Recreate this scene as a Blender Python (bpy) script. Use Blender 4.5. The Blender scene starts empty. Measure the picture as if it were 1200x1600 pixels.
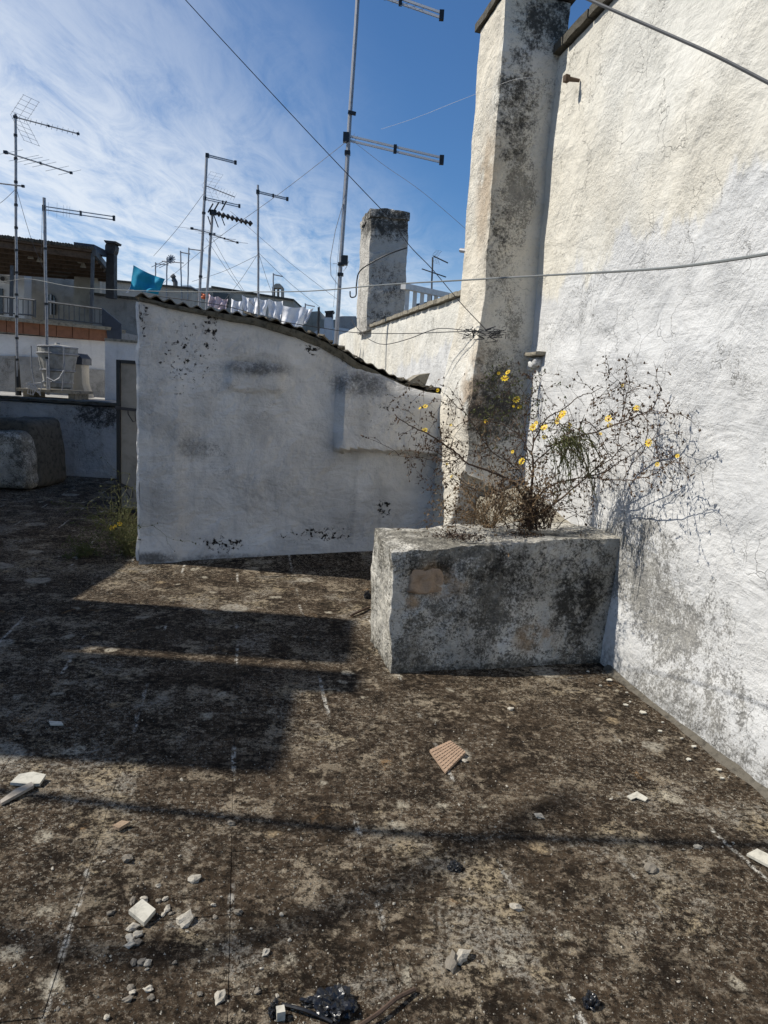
import bpy, math, random
from mathutils import Vector, Matrix, noise as mn
S = bpy.context.scene
COL = S.collection
rnd = random.Random(7)
# ------------------------------------------------------------------ camera
FPX, H, PITCH, ROLL = 1110.0, 1.65, math.atan(190 / 1110), 0.06
cF = Vector((0, math.cos(PITCH), -math.sin(PITCH)))
cU = Vector((0, math.sin(PITCH), math.cos(PITCH)))
cR = Vector((1, 0, 0))
cr, sr = math.cos(ROLL), math.sin(ROLL)
ax = cR * cr + cU * sr
ay = cU * cr - cR * sr
C0 = Vector((0, 0, H))
cam = bpy.data.objects.new('camera', bpy.data.cameras.new('camera'))
COL.objects.link(cam)
m = Matrix((ax, ay, -cF)).transposed().to_4x4()
m.translation = C0
cam.matrix_world = m
cam.data.sensor_fit = 'VERTICAL'
cam.data.sensor_height = 36
cam.data.lens = FPX / 1600 * 36
cam.data.clip_start = 0.05
cam.data.clip_end = 3000
S.camera = cam
# ------------------------------------------------------------------ light
SUN_DIR = Vector((0.999, -0.04, 0)).normalized()      # way the light travels over the ground
SUN_EL = math.radians(48)
w = bpy.data.worlds.new('World'); S.world = w; w.use_nodes = True
wn, wl = w.node_tree.nodes, w.node_tree.links
wn.clear()
wo = wn.new('ShaderNodeOutputWorld')
sky = wn.new('ShaderNodeTexSky'); sky.sky_type = 'NISHITA'; sky.sun_disc = False
sky.sun_elevation = SUN_EL
sky.sun_rotation = math.atan2(-SUN_DIR.x, -SUN_DIR.y)
sky.altitude = 100; sky.air_density = 1.0; sky.dust_density = 0.3; sky.ozone_density = 2.2
SKY_STRENGTH = 0.085
bg = wn.new('ShaderNodeBackground'); bg.inputs[1].default_value = SKY_STRENGTH
wl.new(bg.outputs[0], wo.inputs[0])
sun = bpy.data.objects.new('sun', bpy.data.lights.new('sun', 'SUN'))
COL.objects.link(sun)
sun.data.energy = 5.0; sun.data.angle = math.radians(0.53); sun.data.color = (1, 0.95, 0.86)
ld = Vector((SUN_DIR.x * math.cos(SUN_EL), SUN_DIR.y * math.cos(SUN_EL), -math.sin(SUN_EL)))
sun.rotation_euler = ld.to_track_quat('-Z', 'Y').to_euler()
sun.location = (-8, 4, 12)
S.view_settings.view_transform = 'Standard'
S.view_settings.look = 'None'
S.view_settings.gamma = 1
S.view_settings.exposure = 0.12
S.view_settings.use_curve_mapping = False
S.render.engine = 'CYCLES'
S.cycles.max_bounces = 6
S.cycles.use_denoising = True

# ------------------------------------------------------------------ node helper
class NT:
    def __init__(s, tree): s.t = tree; s.n = tree.nodes; s.l = tree.links
    def put(s, sock, v):
        if isinstance(v, bpy.types.NodeSocket): s.l.new(v, sock)
        elif v is not None:
            if sock.type == 'RGBA' and len(v) == 3: v = (*v, 1)
            sock.default_value = v
    def math(s, op, a, b=None, c=None, clamp=False):
        n = s.n.new('ShaderNodeMath'); n.operation = op; n.use_clamp = clamp
        for i, v in enumerate((a, b, c)):
            if v is not None: s.put(n.inputs[i], v)
        return n.outputs[0]
    def vm(s, op, a, b=None):
        n = s.n.new('ShaderNodeVectorMath'); n.operation = op
        s.put(n.inputs[0], a)
        if b is not None: s.put(n.inputs[1], b)
        return n.outputs[1] if op in ('LENGTH', 'DOT_PRODUCT') else n.outputs[0]
    def noise(s, vec, scale, detail=5, rough=.6, dist=0.0):
        n = s.n.new('ShaderNodeTexNoise')
        s.put(n.inputs['Vector'], vec); n.inputs['Scale'].default_value = scale
        n.inputs['Detail'].default_value = detail; n.inputs['Roughness'].default_value = rough
        n.inputs['Distortion'].default_value = dist
        return n.outputs[0]
    def vor(s, vec, scale, feature='F1', rand=1.0, col=False):
        n = s.n.new('ShaderNodeTexVoronoi'); n.feature = feature
        s.put(n.inputs['Vector'], vec); n.inputs['Scale'].default_value = scale
        n.inputs['Randomness'].default_value = rand
        return (n.outputs['Distance'], n.outputs['Color']) if col else n.outputs['Distance']
    def sm(s, v, a, b, lo=0.0, hi=1.0):
        n = s.n.new('ShaderNodeMapRange'); n.interpolation_type = 'SMOOTHSTEP'
        s.put(n.inputs[0], v)
        for i, q in zip((1, 2, 3, 4), (a, b, lo, hi)): n.inputs[i].default_value = q
        return n.outputs[0]
    def mix(s, f, a, b, mode='MIX'):
        n = s.n.new('ShaderNodeMix'); n.data_type = 'RGBA'; n.blend_type = mode
        s.put(n.inputs[0], f); s.put(n.inputs[6], a); s.put(n.inputs[7], b)
        return n.outputs[2]
    def sep(s, v):
        n = s.n.new('ShaderNodeSeparateXYZ'); s.put(n.inputs[0], v); return n.outputs
    def bump(s, h, dist, strength=1.0, nrm=None):
        n = s.n.new('ShaderNodeBump'); n.inputs['Strength'].default_value = strength
        n.inputs['Distance'].default_value = dist
        s.put(n.inputs['Height'], h)
        if nrm is not None: s.put(n.inputs['Normal'], nrm)
        return n.outputs[0]

# clouds: thin cirrus drawn over the sky's own colour
W = NT(w.node_tree)
tc = wn.new('ShaderNodeTexCoord')
x_, y_, z_ = W.sep(tc.outputs['Generated'])[:3]
zz = W.math('MAXIMUM', W.math('ADD', z_, 0.06), 0.02)
cx = W.math('DIVIDE', x_, zz); cy = W.math('DIVIDE', y_, zz)
cb = wn.new('ShaderNodeCombineXYZ'); W.put(cb.inputs[0], cx); W.put(cb.inputs[1], cy)
rot = wn.new('ShaderNodeMapping'); rot.inputs['Rotation'].default_value = (0, 0, math.radians(-38)); rot.inputs['Scale'].default_value = (1.0, 0.42, 1)
wl.new(cb.outputs[0], rot.inputs[0])
n1 = W.noise(rot.outputs[0], 1.1, 9, .62, 0.9)
n2 = W.noise(rot.outputs[0], 4.5, 8, .7, 1.4)
n3 = W.noise(cb.outputs[0], 0.55, 4, .5, 0.3)
# bank of cloud: thick to the left (west), thinning out to clear blue on the right
side = W.math('SUBTRACT', cx, W.math('MULTIPLY', cy, 0.33))
edge = W.sm(W.math('ADD', side, W.math('MULTIPLY', W.math('SUBTRACT', n3, .5), 1.1)), -2.2, -.65, 1.0, 0.0)
cl = W.math('ADD', W.math('MULTIPLY', n1, .68), W.math('MULTIPLY', n2, .42))
cl = W.sm(cl, .33, .67)
cl = W.math('MULTIPLY', cl, edge)
hz = W.sm(z_, 0.0, 0.26, 0.65, 0.0)
cl = W.math('MAXIMUM', cl, W.math('MULTIPLY', hz, W.sm(n1, .3, .65, .35, 1)))
cl = W.math('MULTIPLY', cl, .84)
skc = W.mix(1.0, sky.outputs[0], (0.58, 0.90, 1.20), 'MULTIPLY')
W.put(bg.inputs[0], W.mix(cl, skc, (9.3, 9.9, 10.6)))

# ------------------------------------------------------------------ materials
def newmat(name, rough=.9, spec=.2):
    mt = bpy.data.materials.new(name); mt.use_nodes = True
    b = mt.node_tree.nodes['Principled BSDF']
    b.inputs['Roughness'].default_value = rough
    b.inputs['Specular IOR Level'].default_value = spec
    t = NT(mt.node_tree)
    g = mt.node_tree.nodes.new('ShaderNodeNewGeometry')
    return mt, b, t, g.outputs['Position']

def spotmask(t, pos, spots):
    out = None
    for c, r, st in spots:
        d = t.vm('SUBTRACT', pos, c)
        d = t.vm('MULTIPLY', d, (1 / r[0], 1 / r[1], 1 / r[2]))
        q = t.sm(t.vm('LENGTH', d), 0.25, 1.0, st, 0.0)
        out = q if out is None else t.math('MAXIMUM', out, q)
    return out

def plaster(name, base, alt, mould=(), tan=(), flakes=(), dirty=0.25, relief=1.0, crack=0.6, mouldcol=(.035, .034, .03), low_dirt_shade=None, paint=None, speck=0.0, grime=None, gspots=(), blotch=.12, msoft=None):
    mt, b, t, pos = newmat(name, .93, .12)
    big = t.noise(pos, .75, 5, .55, .3)
    mid = t.noise(pos, 3.2, 7, .62, .4)
    fine = t.noise(pos, 28, 6, .7)
    zone = t.sm(t.noise(pos, 1.7, 5, .6, .8), .40, .62, .25, 1.25)
    grain = t.noise(pos, 150, 3, .6)
    col = t.mix(t.sm(big, .38, .66), base, alt)
    col = t.mix(t.sm(mid, .46, .74, 0, dirty), col, tuple(v * .45 for v in base))
    # vertical rain streaks
    ps = t.vm('MULTIPLY', pos, (3.5, 3.5, .35))
    st = t.noise(ps, 2.2, 5, .6)
    col = t.mix(t.sm(st, .56, .78, 0, dirty * 1.1), col, tuple(v * .38 for v in base))
    col = t.mix(t.sm(fine, .52, .72, 0, .16 + dirty * .3), col, tuple(v * .5 for v in base))
    col = t.mix(t.sm(t.noise(pos, 1.5, 6, .6, .6), .44, .64, 0, blotch), col, tuple(v * .35 for v in base))
    if paint:                      # newer coat of limewash below a ragged line
        z = t.sep(pos)[2]; u = t.vm('DOT_PRODUCT', pos, tuple(wd))
        q = t.math('SUBTRACT', z, t.math('ADD', paint[0], t.math('MULTIPLY', u, paint[1])))
        q = t.math('ADD', q, t.math('MULTIPLY', t.math('SUBTRACT', t.noise(t.vm('MULTIPLY', pos, (1, 1, .5)), 2.2, 7, .65, .2), .5), 1.1))
        col = t.mix(t.sm(q, -.05, .07, .85, 0.0), col, t.mix(t.sm(mid, .4, .7), (.62, .62, .615), (.50, .505, .51)))
    if grime:                      # fine granular lichen grime all over
        ga = t.noise(pos, 70, 7, .85); gb = t.noise(pos, 13, 8, .8, .3)
        gg = t.math('ADD', t.math('MULTIPLY', ga, .62), t.math('MULTIPLY', gb, .38))
        lvl = t.math('ADD', t.math('MULTIPLY', t.math('SUBTRACT', t.noise(pos, 2.1, 6, .65, .4), .5), .55), grime[0])
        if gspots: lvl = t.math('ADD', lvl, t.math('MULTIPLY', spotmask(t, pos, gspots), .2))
        gm = t.sm(t.math('ADD', gg, lvl), .50, .565)
        col = t.mix(t.math('MULTIPLY', gm, grime[1]), col, t.mix(t.sm(t.math('ADD', t.math('MULTIPLY', ga, .5), t.math('MULTIPLY', gb, .5)), .47, .56), (.20, .185, .15), (.05, .046, .038)))
    rec = None
    if low_dirt_shade:  # dirt on the wall; painted undercut shade on planter; dark base line on shed
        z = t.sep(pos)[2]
        k = t.sm(t.math('ADD', z, t.math('MULTIPLY', t.math('SUBTRACT', mid, .5), low_dirt_shade[0] * 1.5)), 0.0, low_dirt_shade[0], 1, 0)
        k2 = t.math('MULTIPLY', k, t.sm(fine, .40, .62, low_dirt_shade[1] * .25, low_dirt_shade[1]))
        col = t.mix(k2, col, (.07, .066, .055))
    if tan:
        k = t.math('MULTIPLY', spotmask(t, pos, tan), t.sm(t.noise(pos, 5, 5, .6), .38, .52))
        col = t.mix(k, col, (.36, .25, .15))
    if mould:
        k = spotmask(t, pos, mould)
        g1 = t.noise(pos, 9, 8, .75, .3)
        g2 = t.noise(pos, 48, 6, .8)
        g1 = t.math('ADD', t.math('MULTIPLY', g1, .55), t.math('MULTIPLY', g2, .45))
        thr = t.math('ADD', g1, t.math('MULTIPLY', k, .22))
        kk = t.math('MULTIPLY', t.sm(thr, *(msoft or (.55, .70))), t.sm(k, 0.0, .8 if msoft else .4))
        col = t.mix(t.math('MULTIPLY', kk, .93), col, mouldcol)
    if speck:
        col = t.mix(t.math('MULTIPLY', t.sm(t.noise(pos, 46, 4, .7), .56, .68), t.sm(big, .35, .6, speck * .3, speck)), col, tuple(v * .3 for v in base))
    hgt = t.math('ADD', t.math('ADD', t.math('MULTIPLY', t.noise(pos, 1.9, 4, .5, 1.2), 1.6), t.math('MULTIPLY', t.noise(pos, 4.6, 7, .62, .5), .9)), t.math('MULTIPLY', t.math('MULTIPLY', fine, zone), .36))
    # hairline cracks and curled edges of old limewash
    wob = t.vm('ADD', pos, t.vm('MULTIPLY', t.n.new('ShaderNodeTexNoise').outputs[1], (.0, .0, .0)))
    nz = t.n.new('ShaderNodeTexNoise'); nz.inputs['Scale'].default_value = 5; t.put(nz.inputs['Vector'], pos); nz.inputs['Detail'].default_value = 5
    wob = t.vm('ADD', t.vm('MULTIPLY', pos, (1, 1, .42)), t.vm('MULTIPLY', t.vm('SUBTRACT', nz.outputs[1], (.5, .5, .5)), (.32, .32, .20)))
    cr_ = t.vor(wob, 5.5, 'DISTANCE_TO_EDGE')
    cm = t.math('MULTIPLY', t.sm(cr_, .0, .022, 1, 0), t.sm(t.noise(pos, 2.3, 3, .5), .50, .60))
    cm = t.math('MULTIPLY', cm, crack)
    col = t.mix(t.math('MULTIPLY', cm, .75), col, tuple(v * .22 for v in base))
    fl = None
    if flakes:
        k = spotmask(t, pos, flakes)
        f1 = t.noise(pos, 24, 6, .72, .2)
        fl = t.math('MULTIPLY', t.sm(t.math('ADD', f1, t.math('MULTIPLY', k, .13)), .64, .665), t.sm(k, .02, .15))
        col = t.mix(fl, col, (.035, .033, .03))
        hgt = t.math('SUBTRACT', hgt, t.math('MULTIPLY', fl, .6))
    hgt = t.math('ADD', hgt, t.math('MULTIPLY', t.noise(t.vm('MULTIPLY', pos, (1, 1, 4.5)), 3.0, 6, .65, .6), .5))
    hgt = t.math('SUBTRACT', hgt, t.math('MULTIPLY', cm, .25))
    n_ = t.bump(hgt, .035 * relief, .75)
    n_ = t.bump(t.math('MULTIPLY', t.math('ADD', fine, t.math('MULTIPLY', grain, .5)), zone), .006 * relief, .8, n_)
    t.put(b.inputs['Base Color'], col); t.put(b.inputs['Normal'], n_)
    return mt

def flat(name, col, rough=.7, metal=0.0, var=.35, scale=9, bumpd=.002, spec=.35, dark=None):
    mt, b, t, pos = newmat(name, rough, spec)
    b.inputs['Metallic'].default_value = metal
    k = t.noise(pos, scale, 6, .65, .4)
    c2 = dark or tuple(v * .4 for v in col)
    t.put(b.inputs['Base Color'], t.mix(t.sm(k, .42, .75, 0, var * 2), col, c2))
    t.put(b.inputs['Roughness'], t.sm(k, .3, .7, max(rough - .12, .05), min(rough + .12, 1)))
    if bumpd: t.put(b.inputs['Normal'], t.bump(t.noise(pos, scale * 6, 4, .6), bumpd, .6))
    return mt

# wall frame ---------------------------------------------------------------
def ray(px, py):
    a, b = px - 600, 800 - py
    return (cF * FPX + ax * a + ay * b)
def at(px, py, Y):
    d = ray(px, py); return C0 + d * (Y / d.y)
def G(px, py, z=0.0):
    d = ray(px, py); return C0 + d * ((z - H) / d.z)
def onplane(px, py, p0, n):
    d = ray(px, py); return C0 + d * ((p0 - C0).dot(n) / d.dot(n))
W0 = G(960, 1045); W1 = G(1200, 1230)
wd = (W0 - W1).normalized(); wd.z = 0                     # along the big wall, going away
wnrm = Vector((-wd.y, wd.x, 0))                            # out of the big wall, to the left
def PW(px, py): return onplane(px, py, W0, wnrm)
def onwall(s, z, out=0.0):                                 # s metres along the wall from W0
    return Vector((W0.x, W0.y, 0)) + wd * s + wnrm * out + Vector((0, 0, z))
V_ = lambda *a: Vector(a)
SL = G(217, 880); SR = G(580, 859)
sd = V_(math.cos(math.radians(16.5)), math.sin(math.radians(16.5)), 0); sn = Vector((sd.y, -sd.x, 0))  # shed front: along, and out towards the viewer
def PS(px, py): return onplane(px, py, SL, sn)

# floor material -----------------------------------------------------------
def floormat():
    mt, b, t, pos = newmat('weathered_lime_floor', .95, .1)
    # turn to the slab grid
    nz = t.n.new('ShaderNodeTexNoise'); nz.inputs['Scale'].default_value = 3; t.put(nz.inputs['Vector'], pos)
    wob = t.vm('ADD', pos, t.vm('MULTIPLY', t.vm('SUBTRACT', nz.outputs[1], (.5, .5, .5)), (.10, .10, 0)))
    nz2 = t.n.new('ShaderNodeTexNoise'); nz2.inputs['Scale'].default_value = 16; nz2.inputs['Detail'].default_value = 5; t.put(nz2.inputs['Vector'], pos)
    big = t.noise(pos, .8, 5, .6, .2)
    mid = t.noise(pos, 4.5, 8, .72, .3)
    fine = t.noise(pos, 22, 8, .78)
    grit = t.noise(pos, 95, 5, .75)
    col = t.mix(t.sm(mid, .36, .62), (.014, .0095, .006), (.062, .043, .027))
    col = t.mix(t.sm(fine, .50, .60, 0, .8), col, (.15, .115, .08))
    k = t.math('MULTIPLY', t.sm(t.math('ADD', t.math('MULTIPLY', t.noise(wob, 3.2, 6, .6, .2), .45), t.math('MULTIPLY', t.noise(wob, 14, 9, .8, .1), .55)), .53, .575), t.sm(big, .36, .56, .45, 1))
    col = t.mix(t.math('MULTIPLY', k, t.sm(grit, .38, .56, .25, .95)), col, (.34, .28, .20))
    g0 = t.noise(t.vm('ADD', pos, (1, 5, 0)), 40, 6, .8)
    # broad worn screed showing through, cream and grey
    kb = t.sm(t.math('ADD', t.math('MULTIPLY', t.noise(t.vm('ADD', pos, (7, 2, 0)), 1.6, 7, .66, .5), .7), t.math('MULTIPLY', fine, .3)), .52, .585)
    col = t.mix(t.math('MULTIPLY', kb, t.sm(g0, .44, .56, .0, .9)), col, t.mix(t.sm(mid, .42, .58), (.36, .29, .19), (.30, .275, .23)))
    # round lichen rosettes
    vd, vc = t.vor(wob, 1.9, 'F1', 1.0, True)
    pick = t.sep(vc)[0]
    size = t.math('MULTIPLY', t.sm(pick, .35, 1.0, 0.0, 1.0), .25)
    ros = t.math('SUBTRACT', t.math('ADD', size, t.math('MULTIPLY', t.math('SUBTRACT', mid, .5), .22)), vd)
    # ochre lichen
    k = t.math('MULTIPLY', t.sm(t.noise(pos, 2.7, 6, .7, .5), .62, .70), t.sm(fine, .42, .58, 0, .7))
    col = t.mix(k, col, (.30, .17, .07))
    # speckle of lime grains
    g2 = t.noise(pos, 48, 4, .7, .2)
    zone = t.sm(t.math('ADD', t.math('MULTIPLY', mid, .4), t.math('ADD', t.math('MULTIPLY', fine, .2), t.math('MULTIPLY', t.noise(pos, 1.1, 5, .6), .4))), .42, .58)
    sp2 = t.math('MULTIPLY', t.sm(g2, .545, .585), t.sm(zone, 0, 1, .04, .62))
    col = t.mix(sp2, col, (.33, .285, .22))
    sp = t.math('MULTIPLY', t.sm(grit, .56, .62), t.sm(zone, 0, 1, .12, 1))
    col = t.mix(sp, col, (.58, .53, .43))
    dk = t.sm(t.noise(t.vm('ADD', pos, (3, 3, 3)), 36, 5, .75), .52, .60, 0, .85)
    col = t.mix(dk, col, (.010, .0075, .005))
    ring = t.math('MULTIPLY', t.sm(ros, .0, .05), t.sm(g0, .40, .54, .1, .9))
    ring = t.math('MULTIPLY', ring, t.sm(ros, .06, .15, 1, .6))
    col = t.mix(ring, col, (.37, .335, .27))
    vd2, vc2 = t.vor(t.vm('ADD', wob, t.vm('MULTIPLY', t.vm('SUBTRACT', nz2.outputs[1], (.5, .5, .5)), (.06, .06, 0))), 6.2, 'F1', 1.0, True)
    cs = t.sep(vc2)
    ros2 = t.math('SUBTRACT', t.math('ADD', t.sm(cs[0], .45, 1.0, 0.0, .30), t.math('MULTIPLY', t.math('SUBTRACT', fine, .5), .5)), vd2)
    r2m = t.math('MULTIPLY', t.sm(ros2, -.02, .13), t.sm(g0, .42, .53, .05, .85))
    col = t.mix(r2m, col, t.mix(t.sm(cs[1], .72, .8), (.42, .375, .29), (.34, .26, .16)))
    # pale pitted lime left along some joints
    u = t.vm('DOT_PRODUCT', wob, tuple(wnrm)); v = t.vm('DOT_PRODUCT', wob, tuple(wd))
    u0 = W0.dot(wnrm); v0 = W0.dot(wd)
    ju = t.math('ABSOLUTE', t.math('SUBTRACT', t.math('FRACT', t.math('ADD', t.math('DIVIDE', t.math('SUBTRACT', t.vm('DOT_PRODUCT', t.vm('ADD', t.vm('MULTIPLY', pos, (.7, .7, .7)), t.vm('MULTIPLY', wob, (.3, .3, .3))), tuple(wnrm)), u0), GU), .5)), .5))
    jm = t.math('MULTIPLY', t.sm(ju, .006, .030, 1, 0), t.sm(t.noise(pos, 26, 6, .8), .47, .55))
    jm = t.math('MULTIPLY', jm, t.sm(t.noise(pos, 1.9, 3, .5), .53, .60))
    col = t.mix(t.math('MULTIPLY', jm, .8), col, (.62, .59, .52))
    hgt = t.math('ADD', t.math('MULTIPLY', mid, .6), t.math('ADD', t.math('MULTIPLY', fine, .35), t.math('MULTIPLY', sp, .12)))
    n_ = t.bump(hgt, .022, .9)
    n_ = t.bump(grit, .006, 1.0, n_)
    t.put(b.inputs['Base Color'], col); t.put(b.inputs['Normal'], n_)
    return mt
GU, GV = .47, .62

# ------------------------------------------------------------------ object helpers
def tag(o, label=None, cat=None, group=None, kind=None):
    if label: o['label'] = label
    if cat: o['category'] = cat
    if group: o['group'] = group
    if kind: o['kind'] = kind
    return o
def base_of(vs):
    x0 = min(v[0] for v in vs); x1 = max(v[0] for v in vs)
    y0 = min(v[1] for v in vs); y1 = max(v[1] for v in vs)
    return Vector(((x0 + x1) / 2, (y0 + y1) / 2, min(v[2] for v in vs)))
def empty(name, loc, label, cat, group=None):
    o = bpy.data.objects.new(name, None); COL.objects.link(o)
    o.location = loc; o.empty_display_size = .2
    return tag(o, label, cat, group)
def worldloc(o):
    v = Vector(o.location)
    while o.parent: o = o.parent; v = v + Vector(o.location)
    return v
class MB:
    def __init__(s): s.v = []; s.f = []
    def add(s, vs, fs):
        o = len(s.v); s.v += [tuple(v) for v in vs]; s.f += [tuple(i + o for i in f) for f in fs]; return s
    def prism(s, pts, d):              # polygon pts extruded by vector d
        n = len(pts); vs = [Vector(p) for p in pts] + [Vector(p) + d for p in pts]
        fs = [tuple(range(n)), tuple(range(2 * n - 1, n - 1, -1))] + [(i, i + n, (i + 1) % n + n, (i + 1) % n) for i in range(n)]
        return s.add(vs, fs)
    def box(s, c, sx, sy, sz, rz=0.0, tilt=None):
        R = Matrix.Rotation(rz, 3, 'Z')
        if tilt: R = tilt @ R
        c = Vector(c); vs = [c + R @ Vector((a * sx / 2, b * sy / 2, e * sz / 2)) for a in (-1, 1) for b in (-1, 1) for e in (-1, 1)]
        return s.add(vs, [(0, 1, 3, 2), (4, 6, 7, 5), (0, 4, 5, 1), (2, 3, 7, 6), (0, 2, 6, 4), (1, 5, 7, 3)])
    def bar(s, a, b, wx, wy=None, up=Vector((0, 0, 1))):   # rectangular bar a..b
        a, b = Vector(a), Vector(b); wy = wy or wx; t = (b - a).normalized()
        if abs(t.dot(up)) > .95: up = Vector((0, 1, 0))
        x = t.cross(up).normalized(); y = x.cross(t)
        q = [a + x * i * wx / 2 + y * j * wy / 2 for i, j in ((-1, -1), (1, -1), (1, 1), (-1, 1))]
        return s.prism(q, b - a)
    def tube(s, pts, r, n=6, cap=True):
        pts = [Vector(p) for p in pts]; k = len(pts)
        rr = r if isinstance(r, (list, tuple)) else [r] * k
        vs = []; px = None
        for i, p in enumerate(pts):
            t = (pts[min(i + 1, k - 1)] - pts[max(i - 1, 0)])
            t = t.normalized() if t.length > 1e-9 else Vector((0, 0, 1))
            if px is None: px = t.orthogonal().normalized()
            x = px - t * px.dot(t)
            x = x.normalized() if x.length > 1e-6 else t.orthogonal().normalized()
            px = x; y = t.cross(x)
            vs += [p + (x * math.cos(2 * math.pi * j / n) + y * math.sin(2 * math.pi * j / n)) * rr[i] for j in range(n)]
        fs = [(i * n + j, i * n + (j + 1) % n, (i + 1) * n + (j + 1) % n, (i + 1) * n + j) for i in range(k - 1) for j in range(n)]
        if cap: fs += [tuple(range(n - 1, -1, -1)), tuple((k - 1) * n + j for j in range(n))]
        return s.add(vs, fs)
    def lathe(s, c, prof, n=16):
        c = Vector(c); vs = []
        for r, z in prof: vs += [c + Vector((r * math.cos(2 * math.pi * j / n), r * math.sin(2 * math.pi * j / n), z)) for j in range(n)]
        k = len(prof)
        fs = [(i * n + j, i * n + (j + 1) % n, (i + 1) * n + (j + 1) % n, (i + 1) * n + j) for i in range(k - 1) for j in range(n)]
        fs += [tuple(range(n - 1, -1, -1)), tuple((k - 1) * n + j for j in range(n))]
        return s.add(vs, fs)
    def grid(s, fn, nu, nv):
        vs = [fn(i / nu, j / nv) for j in range(nv + 1) for i in range(nu + 1)]
        return s.add(vs, [(j * (nu + 1) + i, j * (nu + 1) + i + 1, (j + 1) * (nu + 1) + i + 1, (j + 1) * (nu + 1) + i) for j in range(nv) for i in range(nu)])
    def build(s, name, mat, parent=None, smooth=False, loc=None, weld=False, **kw):
        base = worldloc(parent) if parent is not None else (Vector(loc) if loc is not None else base_of(s.v))
        me = bpy.data.meshes.new(name); me.from_pydata([tuple(Vector(v) - base) for v in s.v], [], s.f)
        if weld:
            import bmesh
            bm = bmesh.new(); bm.from_mesh(me); bmesh.ops.remove_doubles(bm, verts=bm.verts, dist=weld if weld is not True else 1e-4)
            bmesh.ops.recalc_face_normals(bm, faces=bm.faces); bm.to_mesh(me); bm.free()
        if smooth:
            me.polygons.foreach_set('use_smooth', [True] * len(me.polygons)); me.set_sharp_from_angle(angle=math.radians(38))
        me.materials.append(mat); me.update()
        o = bpy.data.objects.new(name, me); COL.objects.link(o)
        if parent is not None: o.parent = parent
        else: o.location = base
        return tag(o, **kw)
def part(name, mat, parent, fn, **kw):
    b = MB(); fn(b); return b.build(name, mat, parent, **kw)

def sstep(a, b, x):
    t = max(0, min(1, (x - a) / (b - a))); return t * t * (3 - 2 * t)
def rough_block(dims, fmap, step, amp, rad=.03, extra=None, freq=2.5, seed=0):
    """closed block: local box of dims (metres) rounded at its edges, sent through fmap(u,v,w), roughened"""
    L = Vector(dims); b = MB()
    nn = [max(1, int(round(d / step))) for d in dims]
    def pt(u, v, w):
        q = Vector((u * L[0], v * L[1], w * L[2]))
        c = Vector([min(max(q[i], min(rad, L[i] / 2)), L[i] - min(rad, L[i] / 2)) for i in range(3)])
        d = q - c
        if d.length > 1e-9: q = c + d.normalized() * min(d.length, rad)
        p = Vector(fmap(q[0] / L[0], q[1] / L[1], q[2] / L[2]))
        if extra: p = p + extra(u, v, w, p)
        nv = mn.noise_vector(p * freq + Vector((seed, 0, 0))) * amp
        nv += mn.noise_vector(p * freq * 4 + Vector((0, seed, 0))) * amp * .35
        return p + nv
    for w_ in (0, 1): b.grid(lambda u, v: pt(u, v, w_), nn[0], nn[1])
    for v_ in (0, 1): b.grid(lambda u, w: pt(u, v_, w), nn[0], nn[2])
    for u_ in (0, 1): b.grid(lambda v, w: pt(u_, v, w), nn[1], nn[2])
    return b
def hexmap(c):   # 8 corners: front bottom-left, fbr, ftr, ftl, back bl, bbr, btr, btl ; u along, v depth, w up
    def f(u, v, w):
        fr = (c[0] * (1 - u) + c[1] * u) * (1 - w) + (c[3] * (1 - u) + c[2] * u) * w
        bk = (c[4] * (1 - u) + c[5] * u) * (1 - w) + (c[7] * (1 - u) + c[6] * u) * w
        return fr * (1 - v) + bk * v
    return f
V = Vector

# ------------------------------------------------------------------ material instances
_a, _b = PW(850, 455), PW(1195, 262)
_k = (_b.z - _a.z) / (_b.dot(wd) - _a.dot(wd))
PAINT = (_a.z - _k * _a.dot(wd), _k)
M = {}
M['floor'] = floormat()
M['wall'] = plaster('limewashed_wall', (.67, .65, .59), (.67, .63, .54), blotch=.12, dirty=.20, relief=.82, crack=.6,
    mould=[(tuple(PW(1085, 715)), (.3, .3, .14), .35), (tuple(PW(1170, 620)), (.3, .35, .2), .3), (tuple(PW(985, 860)), (.5, .5, .16), .5)],
    low_dirt_shade=(.30, .55), paint=PAINT, mouldcol=(.13, .125, .105), grime=(-.085, .72),
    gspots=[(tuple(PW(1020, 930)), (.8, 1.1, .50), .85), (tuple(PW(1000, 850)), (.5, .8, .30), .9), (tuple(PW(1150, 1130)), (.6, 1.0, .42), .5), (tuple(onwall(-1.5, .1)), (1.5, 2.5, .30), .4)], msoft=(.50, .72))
M['pilaster'] = plaster('sooty_pilaster_plaster', (.68, .66, .60), (.68, .62, .51), dirty=.30, relief=1.1, crack=.4,
    mould=[(tuple(onwall(1.7, 3.9, .35)), (.4, .5, .85), .6), (tuple(onwall(1.7, 2.9, .40)), (.25, .4, .8), .55), (tuple(onwall(1.7, 1.55, .3)), (.5, .6, .75), .75), (tuple(onwall(1.7, 4.5, .1)), (.5, .6, .4), .8)],
    tan=[(tuple(onwall(2.0, 3.3, .5)), (.2, .35, .7), .6), (tuple(onwall(1.8, 1.7, .5)), (.25, .35, .5), .7)], speck=.3, grime=(-.095, .68), gspots=[(tuple(onwall(1.7, 3.2, .25)), (.30, .35, 1.7), 1.0), (tuple(onwall(1.7, 1.6, .3)), (.35, .5, .8), .9)])
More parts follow.
